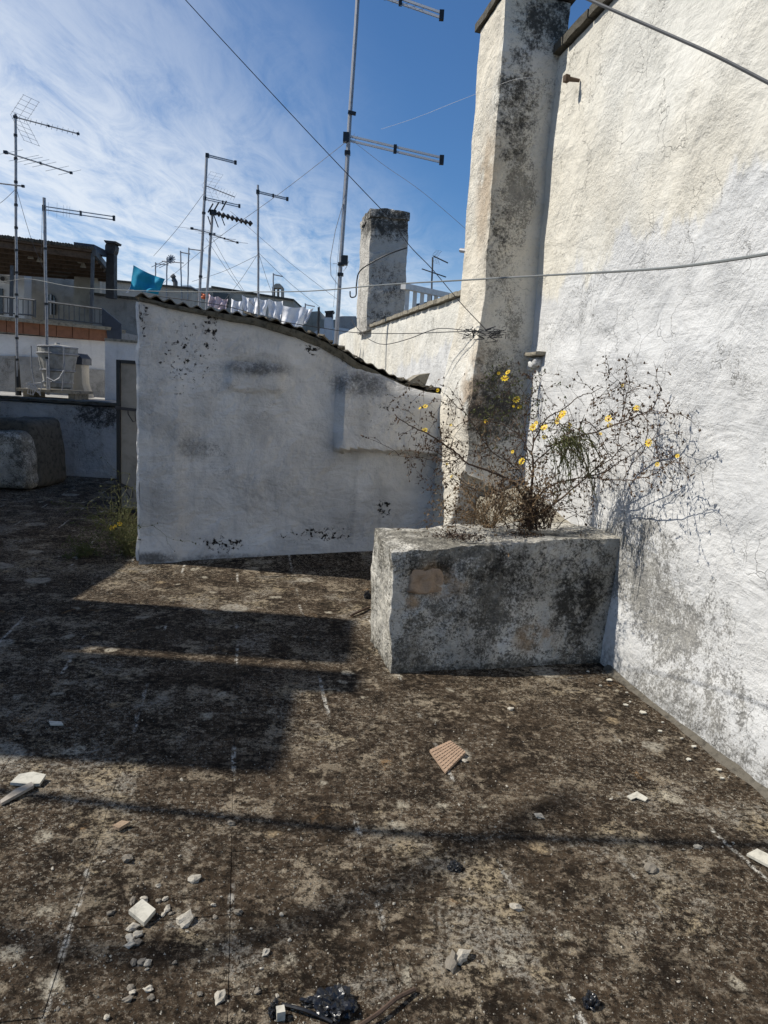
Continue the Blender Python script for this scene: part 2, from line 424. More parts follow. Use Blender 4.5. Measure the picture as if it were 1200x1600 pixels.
M['shed'] = plaster('grey_white_shed_plaster', (.70, .67, .62), (.75, .72, .665), dirty=.34, relief=1.1, crack=.22,
    mould=[(tuple(PS(560, 600)), (.5, .5, .22), .72), (tuple(PS(400, 575)), (.5, .5, .12), .7), (tuple(PS(260, 740)), (.3, .3, .5), .3), (tuple(PS(400, 760)), (.6, .4, .4), .33), (tuple(PS(300, 700)), (.25, .3, .2), .5), (tuple(PS(240, 870)), (.35, .4, .10), .8), (tuple(PS(360, 872)), (.9, .6, .09), .62), (tuple(PS(240, 600)), (.25, .3, .9), .28), (tuple(PS(470, 760)), (.4, .4, .35), .25)],
    grime=(-.10, .5), blotch=.30, msoft=(.46, .74), low_dirt_shade=(.07, .8),  # foot band paints the dark line along the shed base
    flakes=[(tuple(PS(330, 505)), (.10, .1, .28), 1), (tuple(PS(330, 540)), (.12, .1, .1), .6), (tuple(PS(350, 850)), (.28, .3, .11), 1), (tuple(PS(500, 835)), (.6, .4, .10), .75), (tuple(PS(600, 795)), (.14, .1, .14), .95), (tuple(PS(490, 545)), (.16, .1, .12), .8), (tuple(PS(560, 560)), (.3, .2, .14), .8), (tuple(PS(225, 500)), (.08, .1, .2), .8), (tuple(PS(610, 640)), (.4, .3, .3), .55), (tuple(PS(290, 560)), (.3, .3, .4), .5)], mouldcol=(.10, .098, .092))
M['planter'] = plaster('mossy_planter_plaster', (.66, .63, .56), (.48, .45, .38), dirty=.45, relief=1.7, crack=.5,
    mould=[((.9, 4.2, .62), (.9, .5, .30), .5), ((1.25, 4.3, .4), (.3, .4, .45), .75), ((.45, 4.1, .35), (.6, .4, .35), .3), ((.3, 4.1, .62), (.3, .3, .16), .6)],
    tan=[((.36, 4.12, .56), (.22, .3, .16), 1), ((.98, 4.3, .18), (.2, .3, .14), .8), ((.2, 4.05, .42), (.07, .2, .06), .8)], mouldcol=(.028, .026, .022), speck=.5, grime=(.018, .88), low_dirt_shade=(.05, .95), blotch=.4)  # foot band paints the shade of the planter's undercut into the colour
M['chimney'] = plaster('old_chimney_plaster', (.56, .54, .49), (.50, .47, .42), dirty=.4, relief=1.6, crack=.5,
    mould=[((-.3, 14, 4.7), (1.2, 2, .55), .8), ((-.2, 14, 3.6), (.8, 2, .8), .4), ((-.2, 14, 2.9), (.8, 2, .4), .55)])
M['far_wall_white'] = plaster('far_white_plaster', (.74, .73, .71), (.68, .67, .65), dirty=.25, relief=.6, crack=.2)
M['far_wall_grey'] = plaster('far_grey_plaster', (.34, .33, .31), (.38, .37, .35), grime=(-.04, .6), dirty=.6, relief=.8, crack=.2, speck=.2)
M['far_wall_beige'] = plaster('far_beige_plaster', (.50, .46, .39), (.43, .39, .32), dirty=.6, relief=.8, crack=.2, speck=.2)
M['parapet'] = plaster('parapet_plaster', (.54, .53, .51), (.48, .47, .45), grime=(-.05, .6), dirty=.5, relief=1, crack=.4, mould=[((-4.6, 11.3, 1.0), (.7, .5, .35), .8)])
M['neighbour'] = plaster('neighbour_plaster', (.55, .54, .5), (.5, .48, .44), dirty=.3)
M['coping'] = flat('mouldy_stone_coping', (.10, .09, .07), .95, var=.45, scale=14, bumpd=.02, dark=(.02, .018, .014))
M['coping_pale'] = flat('weathered_stone_coping', (.30, .27, .21), .95, var=.45, scale=16, bumpd=.02, dark=(.06, .052, .04))
M['roofsheet'] = flat('old_corrugated_sheet', (.17, .15, .115), .95, var=.5, scale=12, bumpd=.01, dark=(.035, .03, .022))
M['mortar'] = flat('mossy_mortar', (.14, .125, .09), .95, var=.5, scale=22, bumpd=.02, dark=(.03, .027, .018))
M['fillet'] = flat('dark_base_mortar', (.13, .115, .09), .95, var=.5, scale=20, bumpd=.02, dark=(.03, .026, .02))
M['galv'] = flat('galvanised_steel', (.34, .34, .35), .5, .6, var=.3, scale=20, bumpd=0)
M['darkmetal'] = flat('dark_painted_metal', (.05, .05, .055), .55, .2, var=.3, bumpd=0)
M['alu'] = flat('dull_aluminium', (.42, .42, .42), .45, .7, var=.25, scale=30, bumpd=0)
M['black'] = flat('black_plastic', (.014, .014, .015), .4, var=.2, bumpd=.001, spec=.5)
M['rail_grey'] = flat('grey_railing_paint', (.10, .105, .11), .6, .2, var=.3, bumpd=0)
M['rail_white'] = flat('white_railing_paint', (.70, .69, .66), .6, var=.2, bumpd=0)
M['cable'] = flat('grey_cable', (.19, .20, .195), .6, var=.25, scale=4, bumpd=0)
M['cable_grey_dark'] = flat('dark_grey_cable', (.09, .092, .095), .6, var=.2, bumpd=0)
M['cable_dark'] = flat('dark_cable', (.03, .03, .032), .6, var=.2, bumpd=0)
M['wire'] = flat('thin_steel_wire', (.12, .12, .13), .6, .3, var=.2, bumpd=0)
M['wire_white'] = flat('pale_cord', (.50, .50, .50), .8, var=.2, bumpd=0)
M['door'] = flat('grey_door_paint', (.27, .26, .235), .6, var=.3, scale=5, bumpd=.001)
M['terracotta'] = flat('terracotta_panel', (.25, .115, .065), .85, var=.35, scale=7, dark=(.12, .06, .04))
M['timber'] = flat('old_brown_timber', (.11, .075, .05), .85, var=.4, scale=10, dark=(.04, .028, .02))
M['steel_panel'] = flat('blue_grey_steel_panel', (.055, .065, .085), .5, .3, var=.2, bumpd=0)
M['flue'] = flat('dark_flue_metal', (.055, .052, .05), .6, .3, var=.3, bumpd=0)
M['tank'] = flat('dirty_translucent_tank_plastic', (.34, .335, .31), .6, var=.45, scale=5, dark=(.13, .12, .10))
M['cloth_blue'] = flat('turquoise_cloth', (.015, .28, .45), .9, var=.12, scale=5, bumpd=.004)
M['cloth_white'] = flat('white_cotton', (.86, .86, .88), .9, var=.05, scale=4, bumpd=.006)
M['cloth_pink'] = flat('pale_pink_cotton', (.62, .52, .56), .9, var=.1, scale=4, bumpd=.006)
M['cloth_orange'] = flat('orange_cloth', (.65, .20, .10), .9, var=.1, scale=4, bumpd=.006)
M['glass_dark'] = flat('dark_window_glass', (.02, .022, .025), .15, var=.1, bumpd=0, spec=.6)
M['stem'] = flat('woody_brown_stem', (.085, .055, .038), .85, var=.4, scale=30, bumpd=.001)
M['stem_green'] = flat('olive_green_stem', (.10, .10, .035), .85, var=.4, scale=30, bumpd=0)
M['leaf_dry'] = flat('dry_brown_leaf', (.10, .062, .035), .85, var=.4, scale=40, bumpd=0)
M['leaf_green'] = flat('olive_leaf', (.085, .095, .03), .8, var=.4, scale=30, bumpd=0)
M['twig_red'] = flat('reddish_dry_twig', (.21, .14, .075), .85, var=.4, scale=30, bumpd=0)
M['petal'] = flat('yellow_petal', (.80, .55, .02), .7, var=.1, scale=60, bumpd=0)
M['flower_eye'] = flat('orange_flower_centre', (.50, .22, .02), .8, var=.1, bumpd=0)
M['tile_pale'] = flat('cream_tile', (.52, .49, .41), .7, var=.35, scale=30, bumpd=.001)
M['tile_brown'] = flat('brown_mosaic_back_tile', (.36, .25, .17), .85, var=.25, scale=30, bumpd=.002)
M['stone_pale'] = flat('pale_limestone_chip', (.42, .38, .31), .9, var=.35, scale=30, bumpd=.006)
M['stone_grey'] = flat('grey_brown_stone_chip', (.20, .175, .14), .95, var=.4, scale=30, bumpd=.006)
M['wood_grey'] = flat('bleached_wood', (.34, .30, .25), .85, var=.3, scale=20, bumpd=.003)
M['bag'] = flat('black_bag_plastic', (.010, .010, .011), .32, var=.1, bumpd=.004, spec=.6)
M['tan_stone'] = flat('tan_tufa_stone', (.36, .26, .175), .95, var=.35, scale=14, bumpd=.012, dark=(.16, .11, .07))
M['street'] = flat('street_asphalt', (.06, .06, .06), .95, var=.3, scale=2)

# ------------------------------------------------------------------ SETTING: roof floor, slabs, street
gs = MB(); gs.add([(-1500, -1500, -6), (1500, -1500, -6), (1500, 1500, -6), (-1500, 1500, -6)], [(0, 1, 2, 3)])
gs.build('street_ground', M['street'], loc=(0, 0, -6), kind='structure', label='ground far below the roofs')
fb = MB(); fb.box((-2.6, 5.0, -.204), 12, 14.6, .4)
floor = fb.build('roof_floor', M['floor'], loc=(0, 0, -.004), kind='structure', label='dark weathered roof terrace floor of worn slabs')
# slabs: alike pieces share one of four meshes
def slab_mesh(i):
    import bmesh
    r = random.Random(50 + i); bm = bmesh.new()
    bmesh.ops.create_cube(bm, size=1)
    for v in bm.verts:
        v.co = V((v.co.x * (GU - .001), v.co.y * (GV - .001), v.co.z * .05 - .025))
        v.co.x += r.uniform(-.0007, .0007); v.co.y += r.uniform(-.0007, .0007)
    bmesh.ops.bevel(bm, geom=[e for e in bm.edges if all(v.co.z > -.01 for v in e.verts)], offset=.0013, segments=1, affect='EDGES')
    me = bpy.data.meshes.new('slab'); bm.to_mesh(me); bm.free(); me.materials.append(M['floor']); return me
slabs = [slab_mesh(i) for i in range(4)]
ang = math.atan2(wd.y, wd.x) - math.pi / 2
cand = []
for i in range(-1, 22):
    for j in range(-8, 14):
        off = .31 * (i % 2)
        p = V((W0.x, W0.y, 0)) + wnrm * ((i + .5) * GU) + wd * (j * GV + off)
        if p.y < 1.1 or p.y > 11 or p.x < -4.4: continue
        d = p - C0; dep = d.dot(cF)
        if dep < .8: continue
        X, Y = 600 + FPX * d.dot(ax) / dep, 800 - FPX * d.dot(ay) / dep
        if -140 < X < 1340 and Y < 1820: cand.append((dep, p))
cand.sort(key=lambda c: c[0])
for k, (dep, p) in enumerate(cand[:290]):
    o = bpy.data.objects.new('slab', slabs[k % 4]); COL.objects.link(o); o.parent = floor
    o.location = p - floor.location + V((0, 0, rnd.uniform(-.0006, .0006)))
    o.rotation_euler = (rnd.uniform(-.001, .001), rnd.uniform(-.001, .001), ang + rnd.uniform(-.0012, .0012) + (math.pi if k % 2 else 0))

# ------------------------------------------------------------------ BIG WALL on the right
def along(Y): return (Y - W0.y) / wd.y
cop_z = 4.30
def big_extra(u, v, w_, p):
    o = V((0, 0, 0))
    s = (p - W0).dot(wd); z = p.z
    if v < .5:
        # broken old ledge running at about 2 m and swelling below
        k = sstep(2.10, 1.95, z) * sstep(1.2, 1.9, z) * (.5 + .5 * mn.noise(V((s * 1.3, 0, 5))))
        o += wnrm * .035 * k
        o += wnrm * .05 * sstep(.5, 0, z)
        o += wnrm * .02 * mn.noise(V((s * .9, z * .9, 3)))
    return o
s0, s1 = along(.2), along(6.55)
L = s1 - s0
def wmap(u, v, w_): return onwall(s0 + u * L, w_ * cop_z - .05 * (1 - w_), -.42 * v)
bw = rough_block((L, .42, cop_z), wmap, 0.05, .012, .012, big_extra, 2.2, 1)
wall = bw.build('house_wall', M['wall'], smooth=True, weld=.002, label='tall sunlit white limewashed wall on the right of the terrace', cat='wall')
# dark coping stones along its top, each its own piece
x = s0
while x < s1 - .15:
    ln = min(rnd.uniform(.34, .46), s1 - .12 - x)
    cs = rough_block((ln - .008, .50, .07), lambda u, v, w_, x=x, ln=ln: onwall(x + u * (ln - .008), cop_z + .005 + w_ * .07, .045 - .5 * v), .05, .008, .012, None, 6, x)
    cs.build('coping_stone', M['coping'], wall, smooth=True, weld=.002)
    x += ln
fl = rough_block((s1 - s0 - 2.3, .09, .05), lambda u, v, w_: onwall(s0 + u * (s1 - s0 - 2.3), .0 + w_ * .05 - .01, .10 * (1 - v) * (1 - .7 * w_) - .005), .04, .012, .01, None, 7, 3)
fl.build('base_fillet', M['fillet'], wall, smooth=True, weld=.002)

# far low wall beyond the pilaster, carried on in line
q0, q1 = along(6.2), along(14.9)
def lowtop(u): return 2.70 + .10 * u
lw = rough_block((q1 - q0, .35, 2.8), lambda u, v, w_: onwall(q0 + u * (q1 - q0), (lowtop(u)) * w_, -.35 * v), .08, .014, .02, None, 2.2, 5)
lowwall = lw.build('party_wall', M['wall'], smooth=True, weld=.002, label='lower white roof wall running back behind the pilaster to the chimney', cat='wall')
x = q0 + .45
while x < q1 - .1:
    ln = rnd.uniform(.30, .42)
    u = (x - q0) / (q1 - q0)
    cs = rough_block((ln - .01, .44, .06), lambda a, v, w_, x=x, ln=ln, u=u: onwall(x + a * (ln - .01), lowtop(u) + .004 + w_ * .06, .05 - .44 * v), .07, .012, .012, None, 6, x)
    cs.build('coping_stone', M['coping_pale'], lowwall, smooth=True, weld=.002)
    x += ln
# lower lit stub of wall left of the chimney
st = rough_block((2.6, .3, 2.2), lambda u, v, w_: onwall(q1 + .02 + u * 3.4, 2.95 * w_, -.3 * v), .12, .02, .03, None, 2, 7)
st.build('garden_wall', M['wall'], smooth=True, weld=.002, label='far end stub of white wall left of the square chimney', cat='wall')

# ------------------------------------------------------------------ PILASTER
pf = along(6.08)
def pilmap(u, v, w_):
    zb = .80 * (1 - sstep(.08, .4, v))          # only the front toe stops short of the floor
    z = zb + (4.68 - zb) * w_
    w_ = max(0, (z - .8) / 3.88)
    # narrows upwards, left face leans in; toe cut back at the foot
    outp = .44 + .02 * w_ + .05 * sstep(.45, .2, w_)
    depth = .62 + .10 * (1 - w_) + .22 * sstep(.44, .2, w_)
    back = along(6.55) - .02
    return onwall(pf + v * depth, z, -.06 + (outp + .06) * (1 - u))
def pil_extra(u, v, w_, p):
    o = V((0, 0, 0))
    k = sstep(.48, .25, w_)
    o += V((mn.noise(p * 3), mn.noise(p * 3 + V((9, 0, 0))), 0)) * .05 * k
    toe = sstep(.06, 0, w_) * sstep(.4, .1, v)
    o += V((0, 0, 1)) * .10 * toe * (1 - u) - wnrm * .16 * toe * (1 - u)
    return o
pb = rough_block((.5, .7, 3.9), pilmap, .035, .012, .008, pil_extra, 3.0, 11)
pil = pb.build('chimney_pilaster', M['pilaster'], smooth=True, weld=.002, label='tall tapering plaster chimney breast standing against the sunlit wall', cat='chimney')
cb_ = rough_block((.60, .76, .07), lambda u, v, w_: onwall(pf - .04 + v * .74, 4.69 + .07 * w_, -.10 + .59 * (1 - u)), .05, .008, .012, None, 6, 2)
cb_.build('cap_slab', M['coping'], pil, smooth=True, weld=.002)
# ------------------------------------------------------------------ SHED
shed_top = [(222, 468), (290, 483), (402, 501), (461, 517), (500, 533), (565, 571), (630, 603), (662, 612)]
tp = [((PS(*p) - SL).dot(sd), PS(*p).z) for p in shed_top]
SW = (W0 - SL).dot(wnrm) / sd.dot(wnrm) + .02   # runs into the big wall
tp.append((SW, tp[-1][1] - .07))
def ztop(s):
    for (a, za), (b, zb) in zip(tp, tp[1:]):
        if s <= b: return za + (zb - za) * max(0, (s - a)) / (b - a)
    return tp[-1][1]
bx0, bx1 = (PS(522, 660) - SL).dot(sd), 99
bz0, bz1 = PS(560, 706).z, PS(560, 615).z
nx0, nx1 = (PS(350, 600) - SL).dot(sd), (PS(442, 600) - SL).dot(sd)
nz0, nz1 = PS(400, 611).z, PS(400, 572).z
def shed_extra(u, v, w_, p):
    if v > .02: return V((0, 0, 0))
    s = (p - SL).dot(sd); z = p.z
    wob = .02 * mn.noise(V((s * 5, z * 5, 0)))
    k = sstep(bx0 + wob, bx0 + .05 + wob, s) * sstep(bz0 + wob, bz0 + .035 + wob, z) * sstep(bz1 + .32, bz1 - .06, z)
    o = sn * .12 * k
    k = sstep(nx0, nx0 + .06, s) * sstep(nx1 + .02, nx1 - .05, s) * sstep(nz0 - .02, nz0 + .02, z) * sstep(nz1 + .04, nz1 - .03, z)
    o += sn * .035 * k
    k2 = sstep(nx0 - .1, nx0 + .2, s) * sstep(nx1 + .1, nx1 - .1, s) * sstep(nz1 + .10, nz1 + .02, z) * sstep(nz1 - .03, nz1 + .02, z)
    o += sn * -.02 * k2
    # low buttress strip at the left corner, hollow by the foot
    o += sn * .03 * (sstep(.42, .30, s) * sstep(1.75, 1.5, z))
    o += sn * .03 * mn.noise(V((s * 1.1, z * 1.1, 8))) + sn * .04 * sstep(.3, 0, z)
    return o
SD_ = 2.1
sbk = wd
def smap(u, v, w_):
    s = u * SW
    return SL + sd * s + V((0, 0, -.03 + w_ * (ztop(s) + .03))) + sbk * (v * SD_)
sb = rough_block((SW, SD_, 2.3), smap, .035, .008, .012, shed_extra, 2.5, 21)
shed = sb.build('roof_shed', M['shed'], smooth=True, weld=.002, loc=SL, label='low grey white plastered shed with a sagging corrugated roof edge', cat='shed')
# corrugated sheets, four overlapping pieces
cuts = [(-.03, .98), (.94, 1.72), (1.68, 2.35), (2.30, SW + .02)]
for k, (a, b_) in enumerate(cuts):
    sh = MB()
    def zz_(s, back, thick, k=k):
        return ztop(max(0, s)) + .028 + .006 * k + (.015 - .002 * k) * math.sin(2 * math.pi * s / .112) + thick + .012 * back
    nS = int((b_ - a) / .0155)
    def fr(s, back):  # ragged front edge
        return -(.035 + .03 * mn.noise(V((s * 9, k, 0))) + (.05 if mn.noise(V((s * 4, 7 + k, 0))) > .35 else 0)) if back == 0 else back
    def pnt(s, back, th):
        jag = fr(s, back)
        return SL + sd * s + sbk * jag + V((0, 0, zz_(s, max(back, 0), th) + .012 * mn.noise(V((s * 3, k, back)))))
    bk = [0, .1, .5, 1.2, 2.15]
    vs = []; fs = []
    n = nS + 1
    for th in (0, .009):
        for bkk in bk:
            vs += [pnt(a + (b_ - a) * i / nS, bkk, th) for i in range(n)]
    nb = len(bk)
    for tt in (0, 1):
        for j in range(nb - 1):
            for i in range(nS):
                q = tt * n * nb + j * n + i
                fs.append((q, q + 1, q + n + 1, q + n) if tt else (q, q + n, q + n + 1, q + 1))
    for i in range(nS):
        fs.append((i, i + 1, n * nb + i + 1, n * nb + i)); q = n * (nb - 1) + i; fs.append((q + 1, q, n * nb + q, n * nb + q + 1))
    for j in range(nb - 1):
        for i in (0, nS):
            q = j * n + i; fs.append((q, q + n, n * nb + q + n, n * nb + q))
    sh.add(vs, fs); sh.build('corrugated_sheet', M['roofsheet'], shed)
# mortar bed under the sheets and broken lumps on the sloping side
def bedmap(u, v, w_):
    s = .0 + u * SW
    k = sstep(.2, 1.2, s)
    return SL + sd * s + sbk * (-.035 + v * .3) + V((0, 0, ztop(s) - .02 - .035 * k + w_ * (.035 + .035 * k)))
rough_block((SW, .3, .08), bedmap, .03, .012, .012, None, 7, 33).build('mortar_bed', M['mortar'], shed, smooth=True, weld=.002)
lum = MB()
for k in range(26):
    s = rnd.uniform(.9, SW - .05); c = SL + sd * s + sbk * rnd.uniform(-.05, .1) + V((0, 0, ztop(s) + .07))
    R = Matrix.Rotation(rnd.uniform(-.5, .5), 3, 'X') @ Matrix.Rotation(rnd.uniform(-.4, .4), 3, 'Y')
    lum.box(c - V((0, 0, .025)), rnd.uniform(.03, .09), rnd.uniform(.04, .09), rnd.uniform(.01, .022), rnd.uniform(0, 3), R)
lum.build('tile_fragments', M['roofsheet'], shed, kind='stuff')
part('pale_tile', M['coping_pale'], shed, lambda b: b.prism([PS(632, 600), PS(664, 604), PS(672, 583), PS(655, 586)], sbk * .25))
# floor rises in a mortar ramp along the shed foot
def ramp(u, v, w_):
    s_ = u * (SW - .05); hgt = .062 * s_ ** .9 * (1 - v) ** 1.5 + .003
    return SL + sd * s_ + sn * (v * .55 - .02) + V((0, 0, -.02 + w_ * (.02 + hgt)))
rough_block((SW, .55, .05), ramp, .05, .004, .004, None, 3, 34).build('floor_ramp', M['floor'], smooth=True, weld=.001, kind='structure', label='floor rising to the shed foot')
# pale strip added on the left corner, standing for its sunlit edge
rough_block((.05, .1, 2.2), lambda u, v, w_: SL + sd * (-.022 + .03 * u) + sbk * (.0 + v * .16) + V((0, 0, .02 + w_ * 2.24)), .04, .022, .012, None, 5, 44).build('sunlit_edge_strip', M['far_wall_white'], shed, smooth=True, weld=.002)

# ------------------------------------------------------------------ PLANTER
c = [G(610, 1052), G(958, 1036), at(952, 838, G(958, 1036).y + .01), at(613, 864, 4.05), G(577, 1000), onwall(.75, 0, .02), onwall(.78, .80, .02), at(584, 824, 4.60)]
c[1] = onwall(along(c[1].y), 0, .0); c[2] = onwall(along(c[1].y) + .02, c[2].z, .0)
for i in (0, 1, 4, 5): c[i] = c[i] + V((0, 0, -.03))
def pl_extra(u, v, w_, p):
    o = V((0, 0, 0))
    if v < .02:
        k = math.exp(-(((u - .15) / .10) ** 4 + ((w_ - .72) / .14) ** 4))
        o += V((.1, 1, 0)) * .035 * k
        o += V((0, -1, 0)) * .03 * sstep(.12, 0, w_) * mn.noise(V((p.x * 2, 0, 1)))
    if w_ > .98: o += V((0, 0, .012 * mn.noise(p * 4)))
    return o
pbk = rough_block((1.45, .6, .8), hexmap(c), .016, .022, .006, pl_extra, 4.0, 51)
pl = pbk.build('masonry_planter', M['planter'], smooth=True, weld=.002, label='mouldy masonry planter block with flaking plaster against the wall', cat='planter')
# stones laid bare where the plaster has dropped off
def bare(px0, py0, px1, py1, Y, name, mat, deep=.05, seed=0):
    a, b_, c_, d_ = at(px0, py1, Y), at(px1, py1, Y + .07), at(px1, py0, Y + .07), at(px0, py0, Y)
    e = V((-.02, deep, 0))
    rough_block(((b_ - a).length, deep, (d_ - a).length), hexmap([a, b_, c_, d_, a + e, b_ + e, c_ + e, d_ + e]), .012, .020, .02, None, 14, seed).build(name, mat, pl, smooth=True, weld=.002)
bare(638, 890, 694, 928, 4.068, 'bare_stone', M['tan_stone'], .08, 3)

# lime ledge behind the planter under the pilaster
lg = [onwall(.74, .0, .45), onwall(.70, .0, -.03), onwall(.72, .80, -.03), onwall(.74, .74, .45), onwall(1.95, .0, .33), onwall(1.95, .0, -.03), onwall(1.95, 1.02, -.03), onwall(1.95, .80, .33)]
rough_block((.5, 1.2, .8), hexmap([v + V((0, 0, -.02)) for v in lg]), .05, .02, .03, None, 3, 61).build('wall_ledge', M['coping_pale'], smooth=True, weld=.002, label='pale sloping lime ledge at the wall foot behind the planter', cat='ledge')
# broken ledge stub by the pilaster
lb = empty('ledge_stub', PW(835, 565), 'broken white ledge stub sticking out of wall right of pilaster', 'ledge')
sx = along(PW(835, 565).y)
rough_block((.26, .09, .03), lambda u, v, w_: onwall(sx - .22 + u * .26, 1.99 + w_ * .035, .09 - .12 * v), .02, .01, .01, None, 9, 4).build('slate', M['coping_pale'], lb, smooth=True, weld=.002)
for k, (dx, dz, r) in enumerate([(-.12, 1.94, .05), (-.03, 1.93, .045), (.02, 1.90, .035)]):
    rough_block((r * 2, r * 1.8, r * 1.6), lambda u, v, w_: onwall(sx + dx + (u - .5) * r * 2, dz + (w_ - .5) * r * 1.3, .012 - v * r * 1.8 + r), .018, .012, r * .6, None, 14, k + 80).build('stone', M['wall'], lb, smooth=True, weld=.002)

# ------------------------------------------------------------------ LEFT: unseen neighbour house, its outline shaped to throw the big shadows
nh = empty('neighbour_house', (-5.8, 6, 0), 'unseen plastered neighbouring house left of the terrace, shaped to throw the floor shadows', 'house')
def blk(x0, x1, y0, y1, z0, z1, seed): return rough_block((x1 - x0, y1 - y0, z1 - z0), lambda u, v, w_: V((x0 + u * (x1 - x0), y0 + v * (y1 - y0), z0 + w_ * (z1 - z0))), .16, .02, .03, None, 2, seed)
NX = -5.62
def tall(reach): return (reach - NX) * math.tan(SUN_EL)
blk(NX - 2.2, NX, 3.02, 9.3, 0, tall(-2.22), 1).build('wall', M['neighbour'], nh, smooth=True, weld=.01)
blk(NX - 1.2, NX, 3.02, 3.88, tall(-2.22) + .005, tall(-.37), 2).build('stair_tower', M['neighbour'], nh, smooth=True, weld=.01)
blk(NX - .8, NX, 3.885, 4.20, tall(-2.22) + .005, tall(-.03), 3).build('chimney', M['neighbour'], nh, smooth=True, weld=.01)
blk(NX - .5, NX, 4.205, 4.305, tall(-2.22) + .005, tall(-1.72), 6).build('shadow_kerb', M['neighbour'], nh, smooth=True, weld=.01)  # kerb added to cut off the light strip on the floor
blk(-9.4, -7.35, 9.35, 12.6, 0, 5.4, 9).build('shade_wing', M['neighbour'], nh, smooth=True, weld=.01)  # unseen wing added to keep the ground at the back in shade
blk(NX - .9, NX, 4.31, 5.17, tall(-2.22) + .005, tall(-.12), 4).build('chimney', M['neighbour'], nh, smooth=True, weld=.01)

# ------------------------------------------------------------------ PARAPET at the back left and rounded buttress
pa, pb_ = at(-60, 619, 11.3), at(186, 637, 11.3)
ztl, ztr = pa.z, pb_.z
px0, px1 = -7.2, pb_.x + 2.2
par = rough_block((px1 - px0, .26, 1.15), lambda u, v, w_: V((px0 + u * (px1 - px0), 11.3 + .26 * v, -.02 + w_ * (ztl + (ztr - ztl) * u * .5))), .07, .014, .03, None, 3, 71).build('roof_parapet', M['parapet'], smooth=True, weld=.002, label='low grey parapet wall across the back left of the terrace', cat='wall')
rough_block((px1 - px0, .36, .05), lambda u, v, w_: V((px0 + u * (px1 - px0), 11.25 + .36 * v, (ztl + (ztr - ztl) * u * .5) - .005 + .05 * w_)), .06, .012, .015, None, 5, 72).build('coping', M['coping'], par, smooth=True, weld=.002)
bt = empty('rounded_buttress', at(30, 770, 9.9), 'squat rounded plaster buttress with dark rim at far left', 'buttress')
bc = at(38, 770, 9.9); bc.z = 0
htop = at(35, 655, 9.9).z
def butt(u, v, w_, sx_=1.0, zt=1.0, fr=0.0):
    hw = (.39 - .11 * w_ ** 2) * sx_
    return bc + V((-.10 + (u * 2 - 1) * hw, -.28 + fr + v * .9, (htop * zt) * w_))
rough_block((.9, .9, 1.0), lambda u, v, w_: butt(u, v, w_, .92, .84, -.06), .05, .02, .14, None, 3, 75).build('mass', M['planter'], bt, smooth=True, weld=.002)
rough_block((1.0, .9, 1.1), lambda u, v, w_: butt(u, v, w_, 1.0, 1.0, .16), .05, .02, .12, None, 3, 76).build('rim', M['coping'], bt, smooth=True, weld=.002)

# ------------------------------------------------------------------ DOOR LEAF beside the shed
dY = 8.5
dl = at(184, 700, dY); dt = at(184, 562, dY).z
dx0 = dl.x
door = empty('iron_door', (dx0 + .5, dY, 0), 'grey sheet iron door with black frame left of the shed', 'door')
part('panel', M['door'], door, lambda b: b.box((dx0 + .53, dY + .01, dt / 2), .98, .03, dt - .08))
part('frame', M['black'], door, lambda b: [b.box((dx0 + .02, dY - .005, dt / 2), .045, .06, dt), b.box((dx0 + .55, dY - .005, dt - .02), 1.0, .06, .04), b.box((dx0 + .55, dY - .005, .03), 1.0, .06, .05)])
for (a, b_, zr) in ((at(180, 637, dY - .06), at(216, 641, dY - .06), 0), (at(178, 753, dY - .06), at(201, 762, dY - .06), 1)):
    hp = part('hasp_bar', M['darkmetal'], door, lambda b: b.bar(a, b_, .02, .035))
    k = at(200, 640, dY - .08) if not zr else at(196, 760, dY - .08)
    pts = [k, k + V((.0, 0, -.05)), k + V((.06, 0, -.14)), k + V((.09, 0, -.13)), k + V((.085, 0, -.02))]
    part('ring', M['darkmetal'], hp, lambda b: b.tube(pts, .007, 5))

# ------------------------------------------------------------------ BACK LEFT houses
def poly(b, pts, Y, depth): b.prism([at(x, y, Y) for x, y in pts], V((0, depth, 0)))
lo = at(100, 620, 13.0).z
h1 = empty('terrace_house', (at(80, 600, 15.5).x, 15.5, -6), 'white terrace house with terracotta band, railing and brown canopy at far left', 'house')
part('wall', M['far_wall_white'], h1, lambda b: poly(b, [(-60, 517), (164, 533), (164, 700), (-60, 690)], 15.5, 3.5))
part('lower_render', M['far_wall_grey'], h1, lambda b: poly(b, [(-60, 553), (58, 558), (60, 572), (163, 578), (163, 690), (-60, 690)], 15.46, .035))
bandm = M['terracotta']
xs = [-41, -15, 10, 36, 62, 88, 113, 139, 166]
for a, b_ in zip(xs, xs[1:]):
    part('terracotta_panel', bandm, h1, lambda b: poly(b, [(a + .6, 498 + a * .092), (b_ - .6, 498 + b_ * .092), (b_ - .6, 518 + b_ * .092), (a + .6, 518 + a * .092)], 15.40, .09))
part('coping', M['coping_pale'], h1, lambda b: poly(b, [(-60, 488), (173, 511), (171, 516), (-60, 494)], 15.3, .9))
part('terrace_slab', M['far_wall_grey'], h1, lambda b: poly(b, [(-60, 497), (168, 514), (168, 532), (-60, 516)], 15.52, 8))
def rail(b, pts, Y, r): b.tube([at(x, y, Y) for x, y in pts], r, 5)
rl = part('railing', M['rail_grey'], h1, lambda b: [rail(b, [(-40, 459), (55, 469)], 15.5, .02), rail(b, [(70, 471), (160, 483)], 15.5, .02), rail(b, [(-40, 485), (55, 493)], 15.5, .015), rail(b, [(70, 497), (160, 506)], 15.5, .015), rail(b, [(55, 469), (55, 496)], 15.5, .02), rail(b, [(70, 471), (70, 500)], 15.5, .02)])
